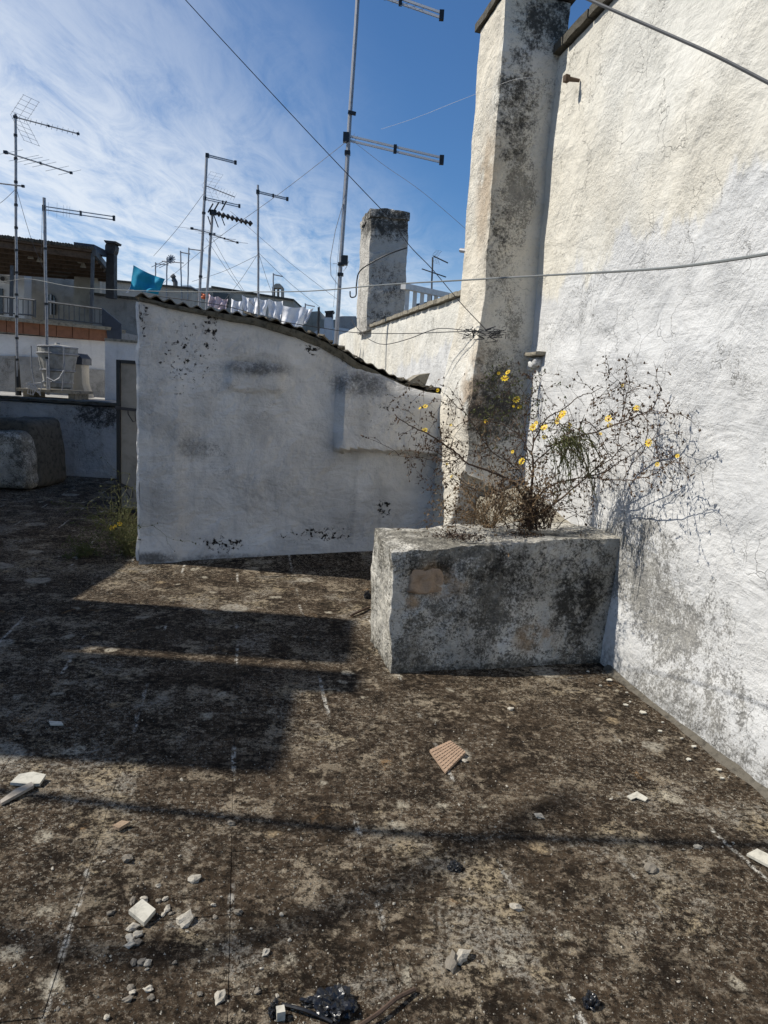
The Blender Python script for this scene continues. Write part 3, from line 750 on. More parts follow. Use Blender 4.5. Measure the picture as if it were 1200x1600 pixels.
for x in list(range(-36, 55, 8)) + list(range(76, 160, 8)):
    part('baluster', M['rail_grey'], rl, lambda b: rail(b, [(x, 463 + x * .12), (x, 489 + x * .115)], 15.5, .011))
part('stair_panel', M['steel_panel'], h1, lambda b: poly(b, [(159, 481), (189, 506), (189, 530), (168, 530), (166, 513), (159, 508)], 15.35, .05))
# canopy: sloping roof seen from below, edge tiles, rafters
def A(x, y, Y): return at(x, y, Y)
nearL, nearR, farR, farL = A(-60, 367, 16), A(147, 394, 16), A(180, 435, 20.2), A(-60, 418, 20.2)
can = part('canopy_roof', M['timber'], h1, lambda b: b.prism([nearL, nearR, farR, farL], V((0, 0, .05))))
for k in range(7):
    f_ = (k + .2) / 6.6
    p0 = nearL.lerp(farL, f_) + V((0, 0, -.07)); p1 = nearR.lerp(farR, f_) + V((-.03, 0, -.07))
    part('rafter', M['timber'], can, lambda b: b.bar(p0, p1, .09, .13))
part('edge_beam', M['rail_grey'], can, lambda b: [b.bar(nearR, farR, .08, .14)])
tl = MB()
n = 46
for k in range(n):
    p = nearL.lerp(nearR, (k + .5) / n) + V((0, -.03, .075))
    q = p + (farL - nearL) * 1.0
    tl.tube([p, q], .035 + rnd.uniform(0, .012), 6)
tl.build('roof_tiles', M['coping'], can, kind='stuff')
part('skylight_box', M['steel_panel'], h1, lambda b: poly(b, [(115, 378), (147, 382), (148, 393), (116, 389)], 16.3, .7))
for x0_, y0_, y1_ in ((145, 396, 506), (19, 415, 494)):
    part('post', M['rail_grey'], h1, lambda b: b.bar(A(x0_, y0_, 16.05), A(x0_ - 2, y1_, 16.05), .06))
part('back_wall', M['far_wall_beige'], h1, lambda b: poly(b, [(38, 400), (150, 415), (150, 520), (38, 510)], 21, .4))
part('side_wall', M['far_wall_white'], h1, lambda b: poly(b, [(-60, 400), (38, 412), (38, 505), (-60, 500)], 20.3, .4))
part('pillar', M['far_wall_beige'], h1, lambda b: poly(b, [(116, 427), (144, 430), (143, 512), (114, 510)], 19.5, .5))
wf = part('window', M['glass_dark'], h1, lambda b: poly(b, [(72, 490), (72, 466), (75, 461), (80, 459), (84, 462), (86, 467), (86, 492)], 20.9, .06))
part('window_bar', M['far_wall_white'], wf, lambda b: [b.bar(A(79, 460, 20.85), A(79, 492, 20.85), .03), b.bar(A(72, 470, 20.85), A(86, 471, 20.85), .03)])
ac = part('air_conditioner', M['far_wall_white'], h1, lambda b: poly(b, [(0, 430), (13, 431), (13, 441), (0, 440)], 20.0, .28))
part('fan_grille', M['darkmetal'], ac, lambda b: b.tube([A(4, 435.5, 19.97), A(4, 435.5, 19.9)], .06, 12))
part('doorway', M['glass_dark'], h1, lambda b: poly(b, [(-8, 450), (4, 451), (4, 492), (-8, 491)], 20.24, .05))
for x_l, y_l in ((48, 404), (62, 409), (126, 411), (130, 418)):
    lp = part('hanging_lamp', M['far_wall_beige'], h1, lambda b: b.lathe(A(x_l, y_l, 17.2), [(.07, 0), (.06, .03), (.03, .10), (.01, .13)], 10))
    part('lamp_cord', M['wire'], lp, lambda b: b.tube([A(x_l, y_l, 17.2) + V((0, 0, .12)), A(x_l, y_l - 18, 17.2)], .008, 4))
# white wall with lintel left of shed
wl2 = empty('white_wall', (at(190, 600, 14.2).x, 14.2, -3), 'bluish white wall behind the iron door beside the shed', 'wall')
part('wall', M['far_wall_white'], wl2, lambda b: poly(b, [(164, 531), (235, 537), (235, 700), (164, 700)], 14.2, 1.2))
part('coping', M['coping_pale'], wl2, lambda b: poly(b, [(163, 528), (235, 534), (235, 538), (163, 532)], 14.15, 1.3))
# flue
fu = empty('metal_flue', at(172, 470, 17), 'dark square metal flue pipe with flat cap beside the canopy', 'flue')
part('pipe', M['flue'], fu, lambda b: poly(b, [(166, 395), (178, 396), (178, 466), (165, 465)], 17, .2))
part('cowl', M['flue'], fu, lambda b: poly(b, [(166, 379), (178, 380), (180, 385), (179, 392), (177, 397), (167, 396), (164, 391), (164, 384)], 16.97, .24))
part('cap', M['flue'], fu, lambda b: poly(b, [(162, 375), (181, 377), (180, 380), (164, 379)], 16.9, .36))
# grey block right of flue
gb = empty('grey_house', (at(200, 480, 18).x, 18, -6), 'grey stained house block between the flue and the shed', 'house')
part('wall', M['far_wall_grey'], gb, lambda b: poly(b, [(144, 459), (235, 470), (235, 640), (144, 600)], 18.2, 4))
part('coping', M['coping'], gb, lambda b: poly(b, [(140, 456), (180, 461), (235, 466), (235, 470), (180, 465), (140, 460)], 18.1, 4.2))
bh = empty('stone_house', (at(200, 450, 24).x, 24, -6), 'low beige stone house behind the turquoise cloth', 'house')
part('wall', M['far_wall_beige'], bh, lambda b: poly(b, [(140, 436), (300, 452), (300, 560), (140, 540)], 24, 5))
part('coping', M['coping'], bh, lambda b: poly(b, [(140, 433), (300, 449), (300, 452), (140, 436)], 23.9, 5.2))

# lower roof behind the parapet, with the water tank
lr = MB(); lr.box((-6.2, 13.55, lo / 2 - .4), 6.4, 3.9, lo + .7)
lr.build('lower_roof', M['far_wall_grey'], kind='structure', label='lower roof just behind the back parapet')
tk = empty('water_tank', at(91, 612, 13.4), 'old round grey water tank on a stand behind the parapet', 'tank')
tb = at(91, 607, 13.4)
sc_ = 13.4 / 1110
prof = [(.20, 0), (.24, .03), (.275, .30), (.30, .31), (.285, .33), (.335, .60), (.36, .61), (.345, .64), (.35, .72), (.33, .76), (.18, .79), (.05, .80), (.04, .83)]
part('body', M['tank'], tk, lambda b: b.lathe(tb, prof, 28), smooth=False)
for zq, rq in ((.10, .262), (.32, .302), (.62, .362), (.74, .352)):
    part('strap', M['galv'], tk, lambda b: b.lathe(tb + V((0, 0, zq)), [(rq, 0), (rq + .008, .005), (rq + .008, .022), (rq, .027)], 28))
for dx in (-.30, .02, .29):
    part('support_bar', M['galv'], tk, lambda b: b.tube([tb + V((dx * .8, -.36, -.08)), tb + V((dx, -.38, .35)), tb + V((dx, -.38, .74))], .012, 5))
part('stand', M['coping_pale'], tk, lambda b: [b.box(tb + V((-.05, 0, -.05)), 1.1, .75, .05), b.box(tb + V((-.45, 0, -.16)), .12, .6, .2), b.box(tb + V((.38, 0, -.16)), .12, .6, .2)])
pts = [tb + V((-.02, -.40, .2)), tb + V((.12, -.42, .14)), tb + V((.22, -.42, .2)), tb + V((.30, -.42, .34))]
part('loose_rope', M['wire_white'], tk, lambda b: b.tube(pts, .010, 5))
part('rope_tangle', M['wire_white'], tk, lambda b: [b.tube([tb + V((rnd.uniform(-.4, -.1), -.42, rnd.uniform(-.15, .12))) for _ in range(4)], .007, 4) for _ in range(9)])
fl_ = empty('plaster_pier', at(122, 620, 13.9), 'flared pale plaster pier right of the water tank', 'pier')
part('pier', M['far_wall_beige'], fl_, lambda b: poly(b, [(117, 560), (127, 562), (128, 600), (136, 622), (112, 620), (115, 600)], 13.9, .35))
part('cap', M['steel_panel'], fl_, lambda b: poly(b, [(116, 552), (121, 552), (128, 560), (128, 570), (116, 569)], 13.85, .45))

# ------------------------------------------------------------------ CHIMNEY on the far wall
cY = 13.7
cc = [at(553, 515, cY), at(632, 510, cY), at(639, 333, cY), at(580, 327, cY)]
cc[0] = at(572, 516, cY)
dv = wd * 1.15
bk_ = [v + dv for v in cc]
ch = rough_block((.75, 1.1, 2.3), hexmap([cc[0], cc[1], cc[2], cc[3]] + bk_), .055, .030, .012, None, 2.6, 91)
chim = ch.build('square_chimney', M['chimney'], smooth=True, weld=.002, label='square weathered plaster chimney stack standing at the far wall end', cat='chimney')
t0 = (cc[2] + cc[3]) / 2
rough_block((.84, 1.2, .14), hexmap([cc[3] + V((-.03, -.04, -.14)), cc[2] + V((.03, -.04, -.14)), cc[2] + V((.03, -.04, .03)), cc[3] + V((-.03, -.04, .03)), bk_[3] + V((-.03, .04, -.14)), bk_[2] + V((.03, .04, -.14)), bk_[2] + V((.03, .04, .03)), bk_[3] + V((-.03, .04, .03))]), .06, .03, .03, None, 4, 92).build('rim', M['chimney'], chim, smooth=True, weld=.002)
# white balcony railing beyond the wall
wr = empty('white_railing', at(676, 480, 13.6), 'white balcony railing between the square chimney and the pilaster', 'railing')
R0, R1 = at(630, 447, 13.0), at(724, 467, 15.2)
part('handrail', M['rail_white'], wr, lambda b: b.bar(R0, R1, .10, .10))
for k in range(9):
    p = R0.lerp(R1, (k + .6) / 9.0)
    part('baluster', M['rail_white'], wr, lambda b: b.bar(p + V((0, 0, -.04)), p + V((0, 0, -.95)), .075, .03))
part('bottom_rail', M['rail_white'], wr, lambda b: b.bar(R0 + V((0, 0, -.98)), R1 + V((0, 0, -.98)), .06, .05))
# roof the railing and the chimney stand on
rf = MB(); rf.prism([onwall(q0 + .4, 0, -.37), onwall(q1 + .5, 0, -.37), onwall(q1 + .5, 0, -6), onwall(q0 + .4, 0, -6)], V((0, 0, 2.45)))
rf.build('side_roof', M['coping_pale'], kind='structure', label='roof of the adjoining house behind the white wall')

# ------------------------------------------------------------------ FAR ROOFSCAPE behind the shed
def house(name, label, outline, Y, depth, mat, cop=True):
    e = empty(name, (at(*outline[0], Y).x, Y, -6), label, 'house')
    part('wall', mat, e, lambda b: poly(b, outline, Y, depth))
    return e
lh = house('long_house', 'long pale beige house with low roofline behind the white laundry', [(283, 452), (330, 449), (432, 463), (459, 469), (461, 600), (283, 600)], 30, 6, M['far_wall_beige'])
part('coping', M['coping'], lh, lambda b: poly(b, [(330, 446.5), (459, 467), (459, 470), (330, 449.5)], 29.9, 6.2))
part('doorway', M['glass_dark'], lh, lambda b: poly(b, [(333, 456), (357, 459), (357, 475), (333, 475)], 29.92, .1))
bf = empty('bell_gable', at(433, 463, 33), 'small stone bell gable rising behind the long beige house', 'bell gable')
part('wall', M['far_wall_beige'], bf, lambda b: [poly(b, [(425, 463), (425, 448), (428, 447), (428, 463)], 33, .4), poly(b, [(439, 464), (439, 447), (442, 449), (442, 465)], 33, .4), poly(b, [(432.5, 463), (432.5, 450), (434.5, 450), (434.5, 463)], 33, .4), poly(b, [(425, 450), (427, 446), (431, 443), (437, 443), (440, 446), (442, 450)], 32.98, .44)])
wb = empty('white_stair_head', at(275, 470, 27), 'small white stair head with a bent metal chimney cowl', 'house')
part('wall', M['far_wall_white'], wb, lambda b: [poly(b, [(264, 452), (284, 450), (286, 475), (264, 475)], 27, 1.2), poly(b, [(284, 446), (297, 446), (297, 475), (284, 475)], 27.3, 1.2)])
part('cowl', M['rail_grey'], wb, lambda b: [b.tube([at(274, 452, 27.3), at(274, 441, 27.3), at(271, 436, 27.3)], .09, 8), b.tube([at(268, 434, 27.3), at(273, 430, 27.3)], .08, 8)])
house('roofline_house', 'pale flat roofed house beyond the laundry left of the thin mast', [(455, 500), (470, 488), (500, 486), (502, 499), (560, 500), (560, 620), (440, 620)], 34, 6, M['far_wall_beige'])
wh = empty('white_block', at(516, 520, 20), 'white chimney block with a black cowl beside the tall mast', 'chimney')
part('stack', M['far_wall_white'], wh, lambda b: poly(b, [(507, 496), (518, 496), (520, 545), (505, 545)], 20, .6))
part('cowl', M['flue'], wh, lambda b: [poly(b, [(509, 488), (519, 487), (519, 496), (508, 496)], 20.05, .4), poly(b, [(507, 486), (521, 485), (520, 488), (508, 489)], 20, .5)])
house('lime_house', 'low white limewashed house just right of the tall mast', [(470, 532), (500, 513), (531, 512), (545, 514), (545, 600), (470, 600)], 22, 3, M['far_wall_white'])
house('far_roof_block', 'distant grey roof block seen between mast and chimney', [(524, 496), (534, 494), (556, 494), (556, 600), (524, 600)], 27, 3, M['far_wall_grey'])
cn = empty('flat_canopy', at(676, 480, 24), 'small flat grey canopy seen through the white railing', 'canopy')
part('roof', M['rail_grey'], cn, lambda b: poly(b, [(648, 475), (670, 471), (690, 474), (690, 477), (655, 478)], 24, 1.5))
for xa in (649, 688): part('post', M['rail_grey'], cn, lambda b: b.bar(at(xa, 476, 24.1), at(xa, 500, 24.1), .06))

# ------------------------------------------------------------------ AERIALS
def boom(root, p0, p1, mat=None, twin=0.0, r=.012, caps=True, elems=(), el_dir=V((0, 1, 0)), el_r=.004, reflector=None, individually=True, mid=True):
    mat = mat or M['alu']; p0, p1 = V(p0), V(p1); t = (p1 - p0)
    b = MB()
    if twin:
        for sgn in (-.5, .5): b.bar(p0 + V((0, 0, twin * sgn)), p1 + V((0, 0, twin * sgn)), r * 1.6)
    else: b.tube([p0, p1], r, 6)
    bo = b.build('boom', mat, root)
    if caps:
        part('end_cap', M['black'], bo, lambda b: b.box(p1, r * 3.6, r * 3.6, twin + r * 3.4))
        part('bracket', M['black'], bo, lambda b: b.box(p0, r * 5, r * 5, twin + r * 4))
        if mid: part('spacer', M['black'], bo, lambda b: b.box(p0.lerp(p1, .52), r * 2.6, r * 3, twin + r * 3))
    el = MB()
    for f_, ln in elems:
        q = p0.lerp(p1, f_); d = el_dir.normalized() * ln / 2
        if individually: part('element', mat, bo, lambda b: b.tube([q - d, q + d], el_r, 4))
        else: el.tube([q - d, q + d], el_r, 4)
    if el.v: el.build('elements', mat, bo)
    if reflector:
        rb = MB(); td = t.normalized(); side = reflector[1].normalized(); sz = reflector[0]
        for sg in (1, -1):
            tipdir = (td * .5 + V((0, 0, sg * .9))).normalized()
            for k in range(5):
                q = p0 + td * .05 + tipdir * (sz * (.15 + .21 * k)); rb.tube([q - side * sz * .55, q + side * sz * .55], el_r * .8, 4)
            for k in (-1, 0, 1):
                rb.tube([p0 + td * .05 + side * k * sz * .5, p0 + td * .05 + side * k * sz * .5 + tipdir * sz], el_r * .8, 4)
        rb.build('reflector', mat, bo)
    return bo
def mast(px_top, px_bot, Y, r, label, mat=None, rings=0):
    b_, t_ = at(*px_bot, Y), at(*px_top, Y)
    e = empty('aerial_mast', b_, label, 'aerial')
    pts = [b_.lerp(t_, k / 8) + V((.004 * math.sin(k * 2.1), 0, 0)) for k in range(9)]
    pts[0] = b_; pts[-1] = t_
    part('pole', mat or M['galv'], e, lambda b: b.tube(pts, r, 8), smooth=True)
    for k in range(rings):
        q = b_.lerp(t_, (k + .7) / (rings + .6)); part('cable_tie', M['black'], e, lambda b: b.tube([q + V((0, 0, -.02)), q + V((0, 0, .02))], r * 1.35, 8))
    return e
# far left tall mast
Y = 13.2
e = mast((24, 178), (27, 618), Y, .024, 'tall thin mast with three booms at the far left edge', rings=12)
part('sleeve', M['black'], e, lambda b: b.tube([at(29, 618, Y + .02), at(26, 556, Y + .02)], [.055, .035], 8))
boom(e, at(24, 183, Y), at(122, 209, Y + .5), r=.011, elems=[(.15 + .085 * k, .10) for k in range(11)], el_dir=V((.1, .3, 1)), reflector=(.42, V((.15, 1, .1))))
boom(e, at(9, 238, Y - .2), at(111, 270, Y + .5), r=.012, elems=[(0.02, .62), (.27, .6), (.35, .55), (.46, .52), (.58, .5), (.78, .5), (.98, .5)], el_dir=V((.65, 1, .55)))
boom(e, at(-30, 283, Y - .2), at(36, 291, Y), r=.012, mid=False)
# second mast by the tank
Y = 13.1
e = mast((69, 309), (75, 617), Y, .028, 'steel mast with one twin rail boom, beside the water tank', rings=3)
boom(e, at(69, 325, Y), at(178, 341, Y + .3), r=.010, twin=.055, elems=[(.06, .22), (.18, .26), (.27, .2), (.32, .2), (.36, .2), (.5, .12)], el_dir=V((0, .1, 1)), el_r=.002)
# centre mast
Y = 12.2
e = mast((561, -40), (524, 548), Y, .033, 'tallest central mast with twin rail booms and a black junction box', rings=0)
boom(e, at(541, 215, Y), at(690, 250, Y - .4), r=.019, twin=.067, elems=[(.02, .2), (.06, .26), (.1, .2)], el_dir=V((.35, .6, .9)), el_r=.003)
bo = boom(e, at(558, -22, Y - .1), at(690, 24, Y - .5), r=.019, twin=.067, elems=[(.06 + .09 * k, .46 - .02 * k) for k in range(9)], el_dir=V((.75, .7, .60)), el_r=.003)
part('clamp', M['black'], e, lambda b: b.bar(at(544, 175, Y - .03), at(556, 178, Y - .03), .04, .05))
part('clamp', M['black'], e, lambda b: b.box(at(543, 239, Y), .09, .09, .06))
part('junction_box', M['black'], e, lambda b: b.box(at(539, 407, Y - .03), .09, .1, .15))
part('clamp', M['black'], e, lambda b: b.box(at(533, 413, Y), .1, .09, .05))
part('clamp', M['black'], e, lambda b: b.box(at(532, 429, Y), .095, .09, .05))
lp = [at(536, 318, Y - .03), at(524, 360, Y), at(516, 405, Y), at(517, 430, Y), at(527, 444, Y - .03)]
part('loose_cable', M['wire_white'], e, lambda b: b.tube(lp, .006, 5))
lp = [at(536, 424, Y - .05), at(541, 418, Y - .06), at(545, 408, Y - .05)]
part('loose_cable', M['wire_white'], e, lambda b: b.tube(lp, .005, 5))
lp = [at(532, 418, Y - .03), at(526, 412, Y), at(520, 412, Y)]
part('loose_cable', M['wire_white'], e, lambda b: b.tube(lp, .004, 5))
# group of masts over the shed roof
Y = 14.6
e = mast((323, 241), (310, 500), Y, .028, 'mast with four stacked booms, left one of the close pair', rings=2)
boom(e, at(324, 243, Y), at(368, 254, Y), r=.012, twin=.03, mid=False)
boom(e, at(321, 290, Y), at(367, 308, Y + .2), r=.009, elems=[(.3 + .1 * k, .16) for k in range(8)], el_dir=V((.3, .3, .9)), el_r=.0025, reflector=(.32, V((.6, 1, .1))), caps=False)
boom(e, at(320, 310, Y), at(374, 322, Y), r=.010, twin=.035)
boom(e, at(300, 357, Y - .3), at(335, 366, Y + .2), r=.010, elems=[(0, .7), (.3, .5), (.6, .45)], el_dir=V((1, .8, .1)), el_r=.003, mid=False)
Y = 14.3
e = mast((332, 328), (321, 500), Y, .026, 'shorter mast with a fan of black flat elements, right one of the close pair')
bo = boom(e, at(331, 331, Y), at(394, 350, Y + .2), r=.012, caps=False)
for k in range(8):
    part('disc_element', M['black'], bo, lambda b: b.lathe(at(342 + 7.0 * k, 334.5 + 2.1 * k, Y + .02), [(.012, -.05), (.03, -.02), (.05, -.005), (.05, .01), (.012, .05)], 10))
for (a0, a1) in (((333, 318), (325, 332)), ((342, 316), (334, 330)), ((354, 314), (346, 329)), ((325, 338), (329, 351)), ((334, 336), (341, 355)), ((345, 336), (351, 352))):
    part('blade', M['black'], bo, lambda b: b.bar(at(*a0, Y - .1), at(*a1, Y - .1), .05, .012))
part('black_head', M['black'], bo, lambda b: b.box(at(333, 332, Y - .02), .12, .08, .09))
bo = boom(e, at(329, 366, Y), at(371, 379, Y + .2), r=.011, elems=[(.0, .5), (.5, .5), (.95, .5)], el_dir=V((1, .8, .1)), el_r=.004)
Y = 15
e = mast((403, 289), (404, 505), Y, .022, 'plain single mast with one short boom above the white laundry', rings=0)
boom(e, at(403, 300, Y), at(449, 311, Y), r=.012, twin=.03, mid=True)
Y = 24
for (tx, ty, bx, by, bl, lab) in ((295, 387, 293, 470, 'x', 'distant thin mast third from left above the turquoise cloth'), (282, 392, 284, 470, 'x', 'distant thin mast with a hooked top behind the cowl'), (261, 403, 260, 468, 's', 'distant thin mast with a star of short elements'), (243, 410, 243, 440, 'n', 'shortest distant mast just right of the turquoise cloth'), (427, 427, 427, 460, 'x', 'tiny distant mast beside the bell gable'), (477, 474, 477, 500, 'x', 'tiny distant mast left of the black pole')):
    e = mast((tx, ty), (bx, by), Y, .022, lab)
    if bl == 'x': boom(e, at(tx, ty + 2, Y), at(tx + (24 if tx > 290 and tx < 300 else 15), ty + 5, Y), r=.018, mid=False, caps=False)
    if bl in 's': 
        b2 = boom(e, at(tx - 8, ty + 5, Y), at(tx + 26, ty + 8, Y), r=.015, caps=False)
        for k in range(6):
            an = k * math.pi / 6; part('blade', M['galv'], b2, lambda b: b.bar(at(tx + 6 - 7 * math.cos(an), ty + 2 - 7 * math.sin(an), Y - .1), at(tx + 6 + 7 * math.cos(an), ty + 2 + 7 * math.sin(an), Y - .1), .03))
    if bl == 'n': boom(e, at(tx, ty + 2, Y), at(tx + 20, ty + 4, Y), r=.015, caps=False, elems=[(.2, .5), (.5, .5), (.8, .5)], el_dir=V((.8, .6, .6)), el_r=.012)
Y = 26
e = mast((676, 402), (673, 500), Y, .03, 'dark distant mast with two booms seen above the white railing', mat=M['rail_grey'])
boom(e, at(677, 400, Y), at(700, 411, Y), r=.022, mat=M['rail_grey'], reflector=(.25, V((1, .8, 0))), caps=False)
boom(e, at(659, 420, Y), at(697, 433, Y), r=.02, mat=M['rail_grey'], caps=False, elems=[(.3, .5), (.6, .5)], el_dir=V((1, .4, -.2)), el_r=.01)
e = mast((498, 480), (497, 545), 12.5, .02, 'short black pole standing left of the white chimney block', mat=M['black'])

# ------------------------------------------------------------------ LAUNDRY
def cloth(name, corners, Y, mat, label, amp=.05, drop=0.0, sag=.05, cat='laundry', group=None, seed=0):
    tl_, tr_, br_, bl_ = [at(*p, Y) for p in corners]
    b = MB(); nu, nv = 22, 16
    def f(u, v):
        p = (tl_ * (1 - u) + tr_ * u) * (1 - v) + (bl_ * (1 - u) + br_ * u) * v
        p = p + V((0, amp * (math.sin(u * 11 + seed + v * 2) * (.4 + .6 * v) + .8 * mn.noise(V((u * 3, v * 3, seed)))), -sag * math.sin(math.pi * u) * (1 - v)))
        p.x += .04 * v * mn.noise(V((u * 2, v * 2, seed + 4)))
        return p
    b.grid(lambda u, v: f(u, v), nu, nv)
    n0 = len(b.v); vs2 = [V(v) + V((0, .006, 0)) for v in b.v]; fs2 = [tuple(reversed(q)) for q in b.f]
    b.add(vs2, fs2)
    return b.build(name, mat, smooth=True, label=label, cat=cat, **({'group': group} if group else {}))
cloth('turquoise_cloth', [(208, 414), (258, 436), (246, 460), (202, 452)], 16.8, M['cloth_blue'], 'bright turquoise cloth pegged to the line at a slant', .06, sag=.03, seed=1)
cloth('white_garment', [(208, 438), (216, 446), (210, 452), (197, 458)], 16.9, M['cloth_white'], 'small white garment hanging left below the turquoise cloth', .03, sag=.0, seed=2)
pts_ = [('orange_cloth', [(313, 456), (327, 458), (324, 468), (308, 466)], 'cloth_orange', 'small orange cloth hanging by the mast foot'),
        ('pink_sheet', [(326, 459), (341, 463), (340, 482), (325, 478)], 'cloth_pink', 'pale pink sheet just right of the orange cloth'),
        ('pink_sheet', [(341, 463), (356, 467), (352, 486), (338, 482)], 'cloth_pink', 'second pale pink sheet, nearer to the white ones'),
        ('white_sheet', [(361, 466), (379, 470), (378, 492), (361, 488)], 'cloth_white', 'low white sheet, leftmost of the white laundry'),
        ('white_sheet', [(378, 461), (399, 465), (396, 491), (381, 486)], 'cloth_white', 'white pillowcase hung left of the single mast'),
        ('white_sheet', [(399, 464), (420, 468), (414, 493), (397, 490)], 'cloth_white', 'grey white pillowcase hung right behind the single mast'),
        ('white_sheet', [(420, 467), (442, 470), (440, 500), (419, 494)], 'cloth_white', 'bluish white pillowcase, third hung right of the mast'),
        ('white_sheet', [(441, 477), (477, 479), (472, 512), (440, 508)], 'cloth_white', 'widest white sheet on the line below the others'),
        ('white_sheet', [(476, 481), (490, 481), (480, 504), (472, 508)], 'cloth_white', 'narrow white sheet blown aside, rightmost of the laundry')]
for k, (nm, cs_, mt_, lab) in enumerate(pts_): cloth(nm, cs_, 17 + .1 * k, M[mt_], lab, .05, sag=.04, seed=k * 3 + 5)

# ------------------------------------------------------------------ CABLES AND LINES
def line(name, pts, r, mat, label, cat='cable', n=6, sub=6, group=None):
    P = [V(p) for p in pts]; out = []
    for i in range(len(P) - 1):
        a, b_, c_, d_ = P[max(i - 1, 0)], P[i], P[i + 1], P[min(i + 2, len(P) - 1)]
        for k in range(sub):
            t = k / sub
            out.append(.5 * ((2 * b_) + (c_ - a) * t + (2 * a - 5 * b_ + 4 * c_ - d_) * t * t + (3 * b_ - a - 3 * c_ + d_) * t ** 3))
    out.append(P[-1])
    return MB().tube(out, r, n).build(name, mat, smooth=True, label=label, cat=cat, **({'group': group} if group else {}))
line('telephone_cable', [at(270, -22, 6.0), at(345, 60, 6.1), at(475, 200, 6.15), at(560, 290, 6.15), at(612, 345, 6.15), at(640, 384, 6.12), at(673, 418, 6.1), at(706, 457, 6.05), at(726, 480, 6.0), at(762, 518, 5.95)], .0032, M['cable_dark'], 'dark drooping cable crossing the sky down to the pilaster')
wl_ = [(-60, 443, 8.5), (0, 441, 8.2), (45, 436, 7.9), (120, 449, 7.2), (240, 455, 6.2), (360, 456, 5.2), (480, 455, 4.4), (600, 445, 3.6), (720, 438, 2.95), (840, 431, 2.4), (1000, 422, 1.8), (1100, 412, 1.5), (1240, 390, 1.2)]
line('washing_line', [at(*p) for p in wl_], .0030, M['cable'], 'long grey clothesline cable sagging across the whole view', sub=5)
line('overhead_cable', [at(890, -14, 2.6), at(960, 17, 2.45), at(1040, 52, 2.3), at(1120, 88, 2.15), at(1215, 137, 2.0)], .0052, M['cable_grey_dark'], 'thick grey cable crossing the top right corner')
line('guy_wire', [at(551, 220, 12.1), at(600, 258, 11.9), at(660, 300, 11.6), at(735, 364, 11.3)], .004, M['wire'], 'thin guy wire from the central mast down to the pilaster', n=4)
line('guy_wire', [at(540, 222, 12.1), at(520, 238, 12.3), at(440, 300, 13), at(330, 380, 15), at(250, 447, 18)], .004, M['wire'], 'thin guy wire running left and down from the central mast', n=4)
line('guy_wire', [at(595, 202, 7), at(650, 184, 6.7), at(710, 160, 6.3), at(762, 140, 6.1), at(815, 122, 5.75), at(892, 122, 5.72)], .0011, M['wire_white'], 'fine pale wire curving across the sky to the rusty wall hook', n=4)
line('guy_wire', [at(541, 228, 12.1), at(534, 330, 12.2), at(521, 480, 12.4)], .003, M['wire'], 'fine stay hanging beside the central mast', n=4)
for (a, b_, lab) in (((320, 300), (240, 400), 'stay wire falling left from the paired masts'), ((332, 372), (392, 470), 'stay wire falling right from the fan element mast'), ((322, 372), (398, 480), 'second stay wire falling right from the paired masts'), ((404, 395), (350, 470), 'stay wire falling left from the single mast'), ((404, 395), (430, 470), 'short stay wire falling right from the single mast'), ((360, 330), (530, 470), 'long faint stay wire crossing behind the single mast'), ((404, 395), (500, 480), 'long stay wire falling right from the single mast'), ((404, 398), (300, 440), 'stay wire running left from the single mast to the roofs')):
    line('stay_wire', [at(*a, 14.9), (at(*a, 14.9) + at(*b_, 16)) / 2 + V((0, 0, -.05)), at(*b_, 16)], .004, M['wire'], lab, n=4)
for (a, b_, lab) in (((26, 296), (68, 420), 'stay wire falling right from the far left mast'), ((24, 296), (-30, 320), 'stay wire running left from the far left mast'), ((66, 328), (64, 400), 'slack aerial lead hanging beside the second mast')):
    line('stay_wire', [at(*a, 13.2), (at(*a, 13.2) + at(*b_, 13.8)) / 2 + V((0, 0, -.12)), at(*b_, 13.8)], .004, M['wire'], lab, n=4)
tang = at(764, 521, 5.82)
line('wall_cable', [at(240, 462, 7.4), at(300, 470, 7.3), at(360, 480, 7.25), at(430, 500, 7.2), at(500, 512, 7.2), at(560, 520, 7.1), at(640, 521, 6.8), at(725, 518, 6.2), tang], .0036, M['cable_dark'], 'dark cable strung low above the shed roof to the pilaster')
line('wall_cable', [at(548, 498, 7.4), at(560, 515, 7.3), at(580, 532, 7.1), at(603, 538, 6.9), at(640, 529, 6.7), at(668, 518, 6.5), at(690, 513, 6.35), at(725, 516, 6.1), tang], .0036, M['cable_dark'], 'looping black cable hanging in front of the far white wall')
line('wall_cable', [at(636, 387, 13.3), at(610, 396, 13.2), at(585, 408, 13.25), at(562, 424, 13.4), at(557, 445, 13.4), at(556, 462, 13.5), at(548, 464, 13.5), at(547, 455, 13.5)], .012, M['cable_dark'], 'thin cable looped round the square chimney')
tg = empty('wire_tangle', tang, 'tangled black cable ends bunched on the pilaster', 'cable')
for k in range(22):
    c_ = tang + V((rnd.uniform(-.22, .10), rnd.uniform(-.04, .04), rnd.uniform(-.04, .04)))
    pts = [c_ + V((rnd.uniform(-.07, .07), rnd.uniform(-.04, .03), rnd.uniform(-.035, .035))) for _ in range(5)]
    part('cable_end', M['cable_dark'], tg, lambda b: b.tube(pts, rnd.uniform(.002, .004), 5))
